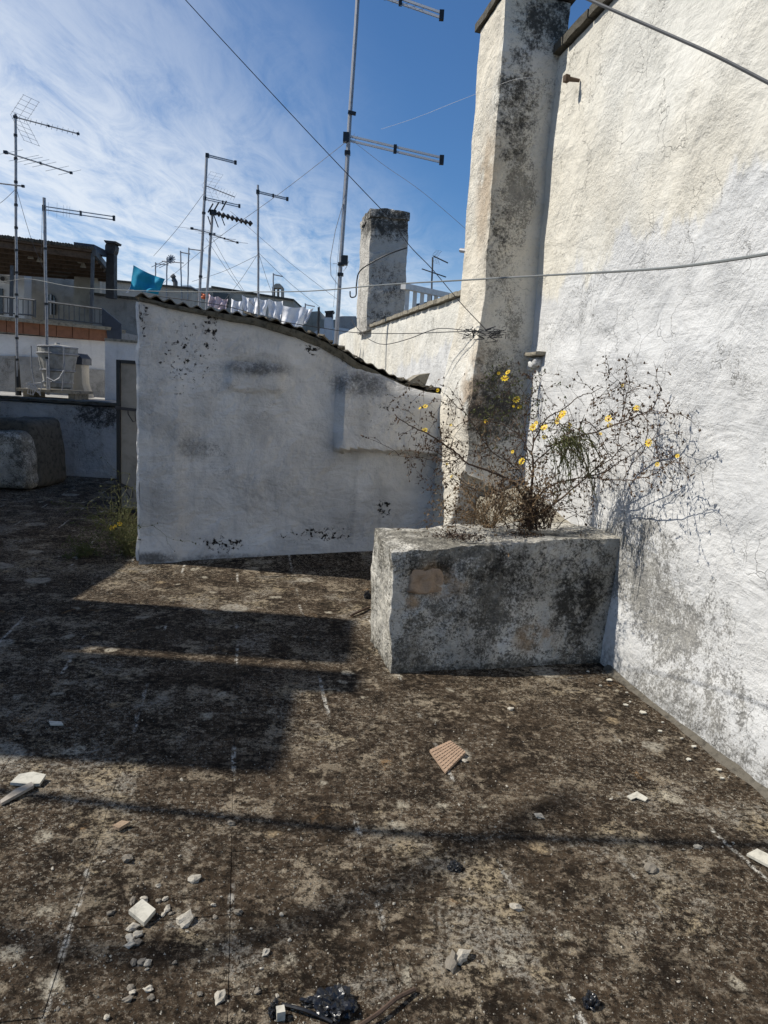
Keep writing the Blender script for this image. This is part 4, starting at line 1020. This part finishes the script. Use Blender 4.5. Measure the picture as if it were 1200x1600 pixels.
# overhead bundles out of frame whose shadows cross the floor
def over(gpts, h, name, label, r):
    pts = []
    for (px, py, hh) in gpts:
        g = G(px, py); pts.append(g - ld.normalized() * (hh / math.sin(SUN_EL)))
    line(name, pts, r, M['cable_dark'], label)
over([(-160, 1215, 5.3), (0, 1236, 5.2), (250, 1266, 5.05), (600, 1300, 4.9), (900, 1312, 4.9), (1250, 1322, 5.1), (1600, 1330, 5.5)], 5, 'power_cable', 'thick power cable strung overhead, outside the picture', .030)
over([(-260, 1420, 10.3), (0, 1463, 10.2), (160, 1488, 10.1), (300, 1488, 10.0), (430, 1455, 10.0), (600, 1390, 10.1), (760, 1310, 10.2), (900, 1240, 10.4)], 6, 'power_cable', 'second power cable strung overhead, outside the picture', .040)
# rusty hook on the wall
hk = empty('wall_hook', PW(905, 126), 'rusty iron hook with wire high on the sunlit wall', 'hook')
hp = PW(905, 126)
part('spike', M['timber'], hk, lambda b: b.tube([hp, hp + wnrm * .09], [.012, .018], 7))
part('knob', M['timber'], hk, lambda b: b.box(hp + wnrm * .10, .035, .04, .045, .4))
bkt = empty('pipe_stub', at(722, 393, 6.6), 'short grey pipe stub poking out of the pilaster left side', 'pipe')
part('pipe', M['galv'], bkt, lambda b: b.tube([at(720, 391, 6.7), at(742, 394, 6.5)], .02, 8))

# ------------------------------------------------------------------ PLANTS
def wall_Y(px, py, off):
    p = PW(px, py); return (p + wnrm * off).y if p.y < 8 else 99
def zp(x, y): return (640 + x / 2.609, 560 + y / 2.609)
def plant_pt(x, y, Y):
    px, py = zp(x, y); p = at(px, py, Y)
    dist = (p - W0).dot(wnrm)
    if dist < .19:                       # keep in front of the wall
        for _ in range(60):
            Y -= .03; p = at(px, py, Y)
            if (p - W0).dot(wnrm) >= .19: break
    return p
pr = random.Random(3)
def catm(P, sub=6):
    out = []
    for i in range(len(P) - 1):
        a, b_, c_, d_ = P[max(i - 1, 0)], P[i], P[i + 1], P[min(i + 2, len(P) - 1)]
        for k in range(sub):
            t = k / sub; out.append(.5 * ((2 * b_) + (c_ - a) * t + (2 * a - 5 * b_ + 4 * c_ - d_) * t * t + (3 * b_ - a - 3 * c_ + d_) * t ** 3))
    out.append(P[-1]); return out
rY = 4.62
root = plant_pt(490, 695, rY)
plant = empty('flowering_weed', root, 'tall straggly brown weed with yellow flowers growing out of the planter', 'plant')
branches = [
 ([(490, 700), (494, 620), (494, 560), (500, 500), (503, 440), (500, 380), (506, 320)], .013, 0, -.1),
 ([(488, 640), (475, 585), (420, 505), (340, 466), (240, 430), (190, 385), (120, 335), (60, 300), (0, 272), (-60, 230)], .009, 0, -.5),
 ([(485, 650), (440, 590), (370, 555), (300, 545), (230, 520), (180, 490)], .006, 0, .1),
 ([(492, 620), (520, 570), (560, 528), (640, 498), (720, 484), (800, 460), (860, 420), (960, 352)], .007, 0, -.2),
 ([(495, 665), (540, 625), (620, 570), (700, 500), (760, 450), (830, 400), (870, 350)], .007, 0, -.35),
 ([(720, 484), (800, 492), (870, 498), (960, 486), (1020, 455), (1060, 430), (1108, 400)], .004, -.2, -.6),
 ([(560, 360), (640, 332), (760, 300), (860, 262), (930, 232), (985, 205), (1015, 150), (1020, 105)], .006, -.1, -.7),
 ([(503, 430), (560, 380), (620, 340), (670, 350), (710, 410), (730, 480), (720, 520)], .005, 0, -.3),
 ([(505, 340), (560, 245), (620, 210), (685, 160), (740, 140), (790, 118)], .005, -.1, -.3),
 ([(500, 400), (450, 320), (400, 280), (330, 256), (240, 252), (190, 280), (150, 325), (110, 345)], .004, 0, .2),
 ([(480, 560), (455, 470), (400, 420), (340, 385), (290, 320), (240, 240), (190, 190), (150, 150), (118, 130)], .004, 0, -.2),
 ([(850, 430), (850, 330), (870, 230), (882, 140), (860, 100), (830, 70), (805, 40)], .003, -.3, -.6),
 ([(500, 470), (480, 400), (470, 300), (480, 220), (500, 130), (540, 110)], .004, 0, -.1),
 ([(503, 360), (470, 330), (430, 380), (450, 430), (500, 490)], .003, 0, .1),
 ([(190, 385), (205, 410), (150, 420), (60, 408), (0, 405), (-60, 395)], .003, -.3, -.5),
 ([(300, 545), (240, 520), (180, 470), (150, 430), (130, 370)], .003, .1, .1),
 ([(960, 352), (970, 280), (955, 230), (900, 190), (860, 180), (800, 230)], .003, -.3, -.5),
 ([(870, 498), (900, 440), (950, 380), (990, 330), (1010, 380), (1030, 430)], .003, -.5, -.6),
 ([(690, 370), (700, 260), (740, 270), (790, 340), (760, 420)], .003, -.3, -.4),
 ([(500, 300), (560, 265), (640, 270), (720, 255), (750, 280)], .003, -.1, -.3),
]
stems = MB(); twigs = MB(); leaves = MB(); gl = MB(); tips = []
def leaf(b, p, d, ln, wd_):
    d = d.normalized(); s_ = d.cross(V((pr.uniform(-1, 1), pr.uniform(-1, 1), pr.uniform(-1, 1)))).normalized()
    n_ = d.cross(s_) * wd_ * .3
    b.add([p, p + d * ln * .5 + s_ * wd_ + n_, p + d * ln, p + d * ln * .5 - s_ * wd_ + n_], [(0, 1, 2, 3)])
def twig(p, d, ln, r, depth, dens=1.0, tw=None, lv=None, droop=-.1):
    tw = tw or twigs; lv = lv if lv is not None else leaves
    pts = [p]; dd = d.normalized(); n = 5
    for k in range(n):
        dd = (dd + V((pr.uniform(-.4, .4), pr.uniform(-.4, .4), pr.uniform(-.4, .4) + droop))).normalized()
        q = pts[-1] + dd * ln / n
        if (q - W0).dot(wnrm) < .03: q = q + wnrm * (.03 - (q - W0).dot(wnrm))
        pts.append(q)
        if pr.random() < .42 * dens: leaf(lv, q, dd + V((pr.uniform(-1, 1), pr.uniform(-1, 1), pr.uniform(-1, 1))), pr.uniform(.012, .028), pr.uniform(.003, .006))
        if depth > 0 and pr.random() < .50: twig(q, dd + V((pr.uniform(-1, 1), pr.uniform(-1, 1), pr.uniform(-.8, .8))), ln * pr.uniform(.4, .7), r * .7, depth - 1, dens, tw, lv, droop)
    tw.tube(pts, [r * (1 - .12 * k) for k in range(len(pts))], 3, cap=False)
    e_ = pts[-1]
    # seed head / bud at the tip
    if pr.random() < .75:
        s_ = pr.uniform(.005, .009); lv.add([e_ + V((0, 0, s_ * 1.5)), e_ + V((s_, 0, 0)), e_ + V((-s_ * .5, s_ * .87, 0)), e_ + V((-s_ * .5, -s_ * .87, 0)), e_ - V((0, 0, s_ * .8))], [(0, 1, 2), (0, 2, 3), (0, 3, 1), (4, 2, 1), (4, 3, 2), (4, 1, 3)])
for bi, (pl_, r, d0, d1) in enumerate(branches):
    n = len(pl_); P = [plant_pt(x, y, rY + d0 + (d1 - d0) * k / (n - 1)) for k, (x, y) in enumerate(pl_)]
    P = catm(P, 5); P = [p + V((pr.uniform(-1, 1), pr.uniform(-1, 1), pr.uniform(-1, 1))) * .004 for p in P]
    stems.tube(P, [r * (1 - .72 * k / len(P)) for k in range(len(P))], 5)
    for k in range(3, len(P)):
        if pr.random() < .40:
            d = (P[k] - P[k - 1]).normalized() * .5 + V((pr.uniform(-1, 1), pr.uniform(-.8, .8), pr.uniform(-.7, 1)))
            twig(P[k], d, pr.uniform(.08, .26), .0022, 1)
        if pr.random() < .4: leaf(leaves, P[k], V((pr.uniform(-1, 1), pr.uniform(-1, 1), pr.uniform(-1, .4))), pr.uniform(.02, .04), pr.uniform(.004, .008))
# leafy brown tufts on the lower stem and the green vine clump
for k in range(320):
    x = 490 + pr.gauss(0, 22); y = pr.uniform(560, 700)
    p = plant_pt(x, y, rY + pr.uniform(-.08, .08)); leaf(leaves, p, V((pr.uniform(-1, 1), pr.uniform(-1, 1), pr.uniform(-.6, 1))), pr.uniform(.02, .05), pr.uniform(.004, .009))
for k in range(44):
    x = 480 + pr.gauss(0, 40); twig(plant_pt(x, 695, rY + pr.uniform(-.1, .1)), V((pr.uniform(-.6, .6), pr.uniform(-.5, .5), .8)), pr.uniform(.12, .42), .0034, 2, .9, droop=0)
vine = MB()
for k in range(120):
    x0 = pr.gauss(640, 45); y0 = pr.gauss(320, 28)
    x1 = x0 + pr.gauss(35, 40); y1 = y0 + abs(pr.gauss(90, 70))
    Yv = rY + pr.uniform(-.45, -.1)
    P = catm([plant_pt(x0, y0, Yv), plant_pt((x0 + x1) / 2 + pr.gauss(12, 10), (y0 + y1) / 2 - 12, Yv - .03), plant_pt(x1, y1, Yv - .02)], 4)
    vine.tube(P, .0016 + pr.random() * .0012, 3, cap=False)
    for q in P:
        if pr.random() < .35: leaf(gl, q, V((pr.uniform(-1, 1), pr.uniform(-1, 1), pr.uniform(-1, .6))), pr.uniform(.015, .035), pr.uniform(.002, .005))
for k in range(60):
    x = pr.gauss(430, 55) if k % 2 else pr.gauss(390, 28); y = pr.gauss(300, 90) if k % 2 else pr.gauss(150, 50)
    twig(plant_pt(x, y, rY + .15), V((pr.uniform(-1, 1), pr.uniform(-.3, .3), pr.uniform(-.3, 1))), pr.uniform(.08, .2), .0016, 1, 1.0, twigs, gl)
for k in range(34):
    x = pr.uniform(-10, 200); y = pr.gauss(300, 120) + x * .4
    twig(plant_pt(x, y, rY - .35), V((pr.uniform(-1, 1), pr.uniform(-.3, .3), pr.uniform(-1, 1))), pr.uniform(.05, .16), .0013, 1)
for k in range(26):
    x = pr.uniform(600, 1040); y = pr.gauss(240 + (x - 700) * .05, 95)
    twig(plant_pt(x, y, rY - .5), V((pr.uniform(-1, 1), pr.uniform(-.3, .3), pr.uniform(-1, 1))), pr.uniform(.05, .16), .0014, 1)
stems.build('stem', M['stem'], plant, smooth=True); twigs.build('twigs', M['stem'], plant, kind='stuff')
leaves.build('leaves', M['leaf_dry'], plant, kind='stuff'); gl.build('green_leaves', M['leaf_green'], plant, kind='stuff')
vine.build('vines', M['stem_green'], plant, kind='stuff')
def flower_mesh():
    b = MB()
    for k in range(9):
        a = 2 * math.pi * k / 9; d = V((math.cos(a), math.sin(a), .15)); s_ = V((-math.sin(a), math.cos(a), 0))
        b.add([d * .25, d * .7 + s_ * .22, d * 1.05 + s_ * .1, d * 1.05 - s_ * .1, d * .7 - s_ * .22], [(0, 1, 2, 3, 4)])
    me = bpy.data.meshes.new('flower'); me.from_pydata([tuple(v) for v in b.v], [], b.f); me.materials.append(M['petal'])
    c_ = MB().lathe((0, 0, 0), [(.26, -.1), (.30, .05), (.2, .16), (.05, .2)], 8)
    me2 = bpy.data.meshes.new('flower_centre'); me2.from_pydata([tuple(v) for v in c_.v], [], c_.f); me2.materials.append(M['flower_eye'])
    return me, me2
fm, fc = flower_mesh()
def flower(x, y, s_, Y, parent, up=False):
    p = plant_pt(x, y, Y); s_ *= .8
    o = bpy.data.objects.new('flower', fm); COL.objects.link(o); o.parent = parent
    o.location = p - worldloc(parent); o.scale = (s_, s_, s_)
    to = (C0 - p).normalized() * .9 + V((-.6, 0, .5)) + V((pr.uniform(-.7, .7), 0, pr.uniform(-.4, .7)))
    o.rotation_euler = to.to_track_quat('Z', 'Y').to_euler()
    c_ = bpy.data.objects.new('flower_centre', fc); COL.objects.link(c_); c_.parent = o
for (x, y, s_) in [(401, 57, .024), (388, 82, .032), (363, 60, .014), (437, 168, .032), (449, 198, .02), (424, 195, .012), (310, 257, .016), (115, 130, .016), (64, 196, .022), (43, 203, .014), (62, 293, .022), (622, 228, .030), (612, 240, .03), (602, 258, .024), (632, 224, .022), (503, 281, .028), (516, 265, .02), (549, 283, .030), (549, 322, .02), (653, 275, .022), (458, 420, .028), (420, 381, .014), (811, 246, .030), (818, 274, .022), (926, 203, .024), (976, 344, .028), (172, 482, .016), (168, 272, .012), (152, 430, .012), (1010, 432, .016), (868, 110, .014), (777, 308, .014), (1092, 398, .014)]:
    Yf = rY + (.12 if x < 460 and y < 260 else (-.35 if x > 760 or x < 180 else -.25))
    flower(x, y, s_, Yf, plant)

# dry reddish bush left of the stem
r2 = plant_pt(335, 690, 4.55)
bush = empty('dry_bush', r2, 'dry reddish brown twiggy bush left of the flowering weed', 'plant')
t2 = MB(); l2 = MB()
for k in range(48):
    x = 335 + pr.gauss(0, 14); d = V((pr.gauss(-.12, .7), pr.gauss(0, .3), 1)); 
    twig(plant_pt(x, 692, 4.5 + pr.uniform(-.05, .1)), d, pr.uniform(.2, .5), .0024, 2, .9, t2, l2, droop=-.04)
t2.build('twigs', M['twig_red'], bush, kind='stuff'); l2.build('leaves', M['twig_red'], bush, kind='stuff')
# low dark mats on the planter top
for (x, y, sx_, lab, nn_, mt_) in ((200, 700, 70, 'flat mat of dry dark red stonecrop at the planter front left', 420, 'stem'), (490, 698, 45, 'dark brown leaf litter round the weed root', 260, 'leaf_dry')):
    b = MB()
    c_ = plant_pt(x, y, 4.36 if x < 300 else 4.5)
    c_.z = .76
    for k in range(nn_):
        p = c_ + V((pr.gauss(0, .085 if x < 300 else .07), pr.gauss(0, .045), pr.uniform(0, .03)))
        leaf(b, p, V((pr.uniform(-1, 1), pr.uniform(-1, 1), pr.uniform(0, 1))), pr.uniform(.012, .03), .004)
    b.build('stonecrop' if x < 300 else 'leaf_litter', M[mt_], label=lab, kind='stuff', cat='plant')
# weeds by the shed corner
def weed(px, py, name, label, hgt, n, spread, fl_, Y=None, lean=0, mats=('leaf_green', 'stem_green')):
    g = G(px, py); e = empty(name, g, label, 'plant'); a = MB(); b = MB()
    for k in range(n):
        twig(g + V((pr.gauss(0, .06), pr.gauss(0, .06), 0)), V((pr.gauss(lean, spread), pr.gauss(0, spread), 1)), pr.uniform(.4, 1) * hgt, .003, 2, 1.6, a, b, droop=-.03)
    a.build('stems', M[mats[1]], e, kind='stuff'); b.build('leaves', M[mats[0]], e, kind='stuff')
    for (x, y, s_) in fl_:
        p = at(x, y, g.y - .12); o = bpy.data.objects.new('flower', fm); COL.objects.link(o); o.parent = e; o.location = p - e.location; o.scale = (s_,) * 3
        o.rotation_euler = ((C0 - p) + V((-1, 0, 1))).to_track_quat('Z', 'Y').to_euler()
        c_ = bpy.data.objects.new('flower_centre', fc); COL.objects.link(c_); c_.parent = o
weed(207, 866, 'corner_weed', 'scrubby olive green weed with yellow flowers at the shed corner', .62, 60, .35, [(187, 818, .022), (175, 825, .024), (180, 822, .016)], lean=-.12)
weed(128, 868, 'low_weed', 'small yellowish green weed in the shade left of the shed', .13, 22, .8, [])

# ------------------------------------------------------------------ THINGS LYING ON THE FLOOR
def flatpiece(name, pix, th, mat, label, cat, tilt=0.0, lift=.002):
    P = [G(x, y, lift) for x, y in pix]
    c_ = sum(P, V((0, 0, 0))) / len(P)
    P = [p + V((0, 0, tilt * (p.y - c_.y) * 1.0 + abs(tilt) * .06)) for p in P]
    b = MB(); b.prism([p + V((0, 0, th)) for p in P], V((0, 0, -th)))
    return b.build(name, mat, label=label, cat=cat)
flatpiece('tile_shard', [(16, 1228), (30, 1217), (52, 1214), (72, 1218), (62, 1230), (40, 1230)], .012, M['tile_pale'], 'cream broken tile at the left edge of the floor', 'tile', .12)
flatpiece('wood_splinter', [(0, 1255), (24, 1240), (50, 1230), (53, 1235), (30, 1246), (2, 1259)], .012, M['wood_grey'], 'bleached wood splinter beside the cream broken tile', 'wood', .1)
flatpiece('square_tile', [(201, 1432), (222, 1417), (243, 1431), (225, 1449)], .014, M['tile_pale'], 'cream square tile chip among rubble at lower left', 'tile', .15)
tb_ = flatpiece('mosaic_tile', [(671, 1177), (703, 1164), (727, 1180), (696, 1208)], .012, M['tile_brown'], 'tan ribbed tile back lying right of the middle', 'tile', .07, .004)
# raised ribs on the tan tile
P = [V(v) for v in [tb_.matrix_world @ v.co if False else V(v.co) + tb_.location for v in tb_.data.vertices][:4]]
rb = MB()
for k in range(1, 8):
    f_ = k / 8
    rb.bar(P[0].lerp(P[1], f_) + V((0, 0, .0015)), P[3].lerp(P[2], f_) + V((0, 0, .0015)), .003, .003)
    rb.bar(P[0].lerp(P[3], f_) + V((0, 0, .0015)), P[1].lerp(P[2], f_) + V((0, 0, .0015)), .003, .003)
rb.build('ribs', M['tile_brown'], tb_)
flatpiece('white_panel_piece', [(1166, 1340), (1182, 1333), (1204, 1343), (1204, 1358)], .010, M['tile_pale'], 'pale flat board fragment at the right edge of the floor', 'board', .1)
flatpiece('white_chip', [(76, 1128), (96, 1129), (99, 1134), (79, 1134)], .006, M['tile_pale'], 'thin white chip lying in the shade at left', 'tile')
flatpiece('tan_sliver', [(176, 1296), (190, 1289), (203, 1291), (186, 1300)], .012, M['tan_stone'], 'tan stone sliver in the sun below the thin cable shadow', 'stone', .1)
flatpiece('paper_scrap', [(979, 1247), (995, 1241), (1012, 1250), (1008, 1254), (994, 1249), (986, 1252)], .004, M['tile_pale'], 'curled pale bark scrap on the right side floor', 'scrap', .1)
def stone_mesh(i):
    b = MB(); r = random.Random(i)
    import bmesh
    bm = bmesh.new(); bmesh.ops.create_icosphere(bm, subdivisions=2, radius=1)
    for v in bm.verts:
        q = v.co.copy(); v.co = V((q.x, q.y * .85, q.z * .6)) * (1 + .55 * mn.noise(q * 1.4 + V((i * 7, 0, 0))) + .25 * mn.noise(q * 3.5 + V((0, i * 5, 0))))
    me = bpy.data.meshes.new('stone'); bm.to_mesh(me); bm.free(); return me
sm_ = []
for i in range(6):
    me = stone_mesh(i); me.materials.append(M['stone_pale'] if i < 4 else M['stone_grey']); sm_.append(me)
def stone(px, py, rpx, kind, label, group=None):
    g = G(px, py); sc = rpx * (g - C0).length / FPX
    o = bpy.data.objects.new('stone', sm_[kind]); COL.objects.link(o); o.location = g + V((0, 0, 0)); o.scale = (sc, sc * rnd.uniform(.7, 1), sc * .8)
    o.location.z = sc * .3
    o.rotation_euler = (rnd.uniform(-.3, .3), rnd.uniform(-.3, .3), rnd.uniform(0, 6))
    return tag(o, label, 'stone', group)
stone(288, 1441, 12, 0, 'largest pale rubble lump right of the square tile')
stone(720, 1500, 13, 1, 'crumbling white mortar lump near the bottom middle')
stone(705, 1508, 13, 4, 'dark soil clod against the white mortar lump')
stone(199, 1344, 9, 4, 'grey stone between the tan sliver and the square tile')
stone(304, 1376, 9, 2, 'flat pale chip above and right of the square tile')
stone(343, 1561, 9, 3, 'white rounded pebble near the bottom left')
stone(458, 1575, 5, 2, 'small white pebble left of the black crumpled bag')
stone(798, 1109, 5, 2, 'small white chip in the sun in front of the planter')
stone(842, 1277, 7, 1, 'white pebble above the long cable shadow')
stone(361, 1288, 7, 5, 'dark pebble on the long cable shadow')
stone(808, 1420, 8, 1, 'pale pebble with a soil foot at lower right')
stone(1015, 1360, 10, 4, 'grey clod at right between lichen rosettes')
stone(726, 1190, 5, 2, 'white chip touching the tan ribbed tile')
stone(1090, 1325, 6, 2, 'white chip on the cable shadow near the right edge')
lst = [(207, 1410, 6), (226, 1407, 6), (248, 1409, 5), (258, 1406, 5), (262, 1422, 6), (255, 1430, 4), (268, 1428, 4), (207, 1452, 8), (214, 1462, 7), (203, 1468, 8), (214, 1474, 6), (203, 1478, 7), (222, 1505, 7), (231, 1507, 7), (209, 1505, 6), (204, 1545, 6), (207, 1552, 5), (200, 1563, 6), (232, 1547, 6), (236, 1560, 5), (312, 1554, 5), (334, 1415, 4), (281, 1338, 3), (273, 1505, 4), (372, 1427, 7), (336, 1434, 4), (247, 1385, 4), (173, 1428, 6), (415, 1490, 6), (167, 1591, 5), (402, 1550, 6), (440, 1430, 4)]
for (x, y, r) in lst: stone(x, y, r, rnd.randrange(6), 'small limestone rubble bit scattered round the square tile at lower left', 'limestone rubble bits at lower left')
for k in range(44):
    x, y = rnd.uniform(20, 1180), rnd.uniform(1110, 1590)
    if G(x, y).x > W0.x - (G(x, y).y - W0.y) * .21 - .2 and False: continue
    if (G(x, y) - W0).dot(wnrm) < .12: continue
    stone(x, y, rnd.uniform(1.6, 3.4), rnd.randrange(6), 'tiny pebble lying loose on the sunlit floor', 'tiny pebbles strewn over the floor')
# fine grit, one object
gr = MB()
for k in range(5200):
    yy = 1.4 + 7 * rnd.random() ** 1.6; xx = rnd.uniform(-.62, .62) * yy
    p = V((xx, yy, 0))
    dw = (p - V((W0.x, W0.y, 0))).dot(wnrm)
    if dw < .03: continue
    s_ = rnd.uniform(.0012, .0042) * (1.5 if rnd.random() < .08 else 1); c_ = p + V((0, 0, s_ * .4))
    a = rnd.uniform(0, 6)
    vs = [c_ + V((math.cos(a + q * 2.1) * s_, math.sin(a + q * 2.1) * s_, -s_ * .5)) for q in range(3)] + [c_ + V((0, 0, s_ * .7))]
    gr.add(vs, [(0, 1, 3), (1, 2, 3), (2, 0, 3)])
gr.build('grit', M['stone_pale'], loc=(0, 3, 0), kind='stuff', label='fine pale grit scattered over the roof floor')
# chips of limewash fallen along the wall foot
for k in range(14):
    s_ = along(3.0) + k * .095 + rnd.uniform(-.03, .03); c_ = onwall(s_, .006, rnd.uniform(.10, .24))
    a = rnd.uniform(0, 3); r = rnd.uniform(.008, .022)
    b = MB(); b.prism([c_ + V((math.cos(a + q) * r * rnd.uniform(.7, 1.2), math.sin(a + q) * r * rnd.uniform(.5, 1.1), 0)) for q in (0, 1.2, 2.4, 3.5, 4.9)], V((0, 0, .005)))
    b.build('limewash_flake', M['tile_pale'], label='flake of white limewash fallen at the foot of the sunlit wall', cat='flake', group='limewash flakes along the wall foot')
# black crumpled plastic
def bag(px, py, rx, ry, hz_, label, name='crumpled_bag', seed=0):
    g = G(px, py); k_ = (g - C0).length / FPX; import bmesh
    bm = bmesh.new(); bmesh.ops.create_icosphere(bm, subdivisions=4, radius=1)
    for v in bm.verts:
        p = v.co.copy(); f_ = 1 + .45 * mn.noise(p * 2.2 + V((seed, 0, 0))) + .28 * abs(mn.noise(p * 5 + V((0, seed, 0)))) - .22 * abs(mn.noise(p * 9 + V((0, seed, 2))))
        v.co = V((p.x * rx * k_ * f_, p.y * ry * k_ * f_, (max(p.z, -.35) + .35) * hz_ * k_ * f_))
    me = bpy.data.meshes.new(name); bm.to_mesh(me); bm.free(); me.materials.append(M['bag'])
    o = bpy.data.objects.new(name, me); COL.objects.link(o); o.location = g
    return tag(o, label, 'rubbish')
bag(524, 1574, 24, 22, 14, 'black crumpled plastic bag at the bottom of the frame', seed=1)
bag(496, 1570, 20, 6, 7, 'flattened black plastic strip left of the crumpled bag', 'plastic_strip', 4)
bag(922, 1570, 9, 9, 10, 'small black plastic lump at the bottom right', 'plastic_lump', 7)
bag(711, 1357, 9, 8, 7, 'small black scrap in the lower middle of the floor', 'plastic_scrap', 9)
bag(428, 1582, 6, 10, 10, 'black scrap beside the small white cube', 'plastic_scrap', 12)
wc = G(438, 1590); cbb = MB(); cbb.box(wc + V((0, 0, .012)), .022, .022, .03, .3); cbb.build('plaster_cube', M['tile_pale'], label='small white cube of plaster beside a black scrap', cat='plaster')
line('fallen_twig', [G(560, 1604, .012), G(590, 1584, .02), G(620, 1560, .02), G(648, 1546, .01)], .006, M['stem'], 'dark curved twig at the bottom middle edge', 'twig')
line('cord_end', [G(440, 1569, .01), G(475, 1578, .016), G(500, 1588, .01), G(520, 1597, .008)], .005, M['black'], 'black cord end lying under the crumpled bag', 'cord')
line('fallen_twig', [G(548, 962, .012), G(562, 955, .02), G(577, 949, .012)], .009, M['stem'], 'short dark twig on the floor left of the planter', 'twig')
bag(574, 935, 5, 5, 8, 'small dark clod beside the twig left of the planter', 'clod', 15)
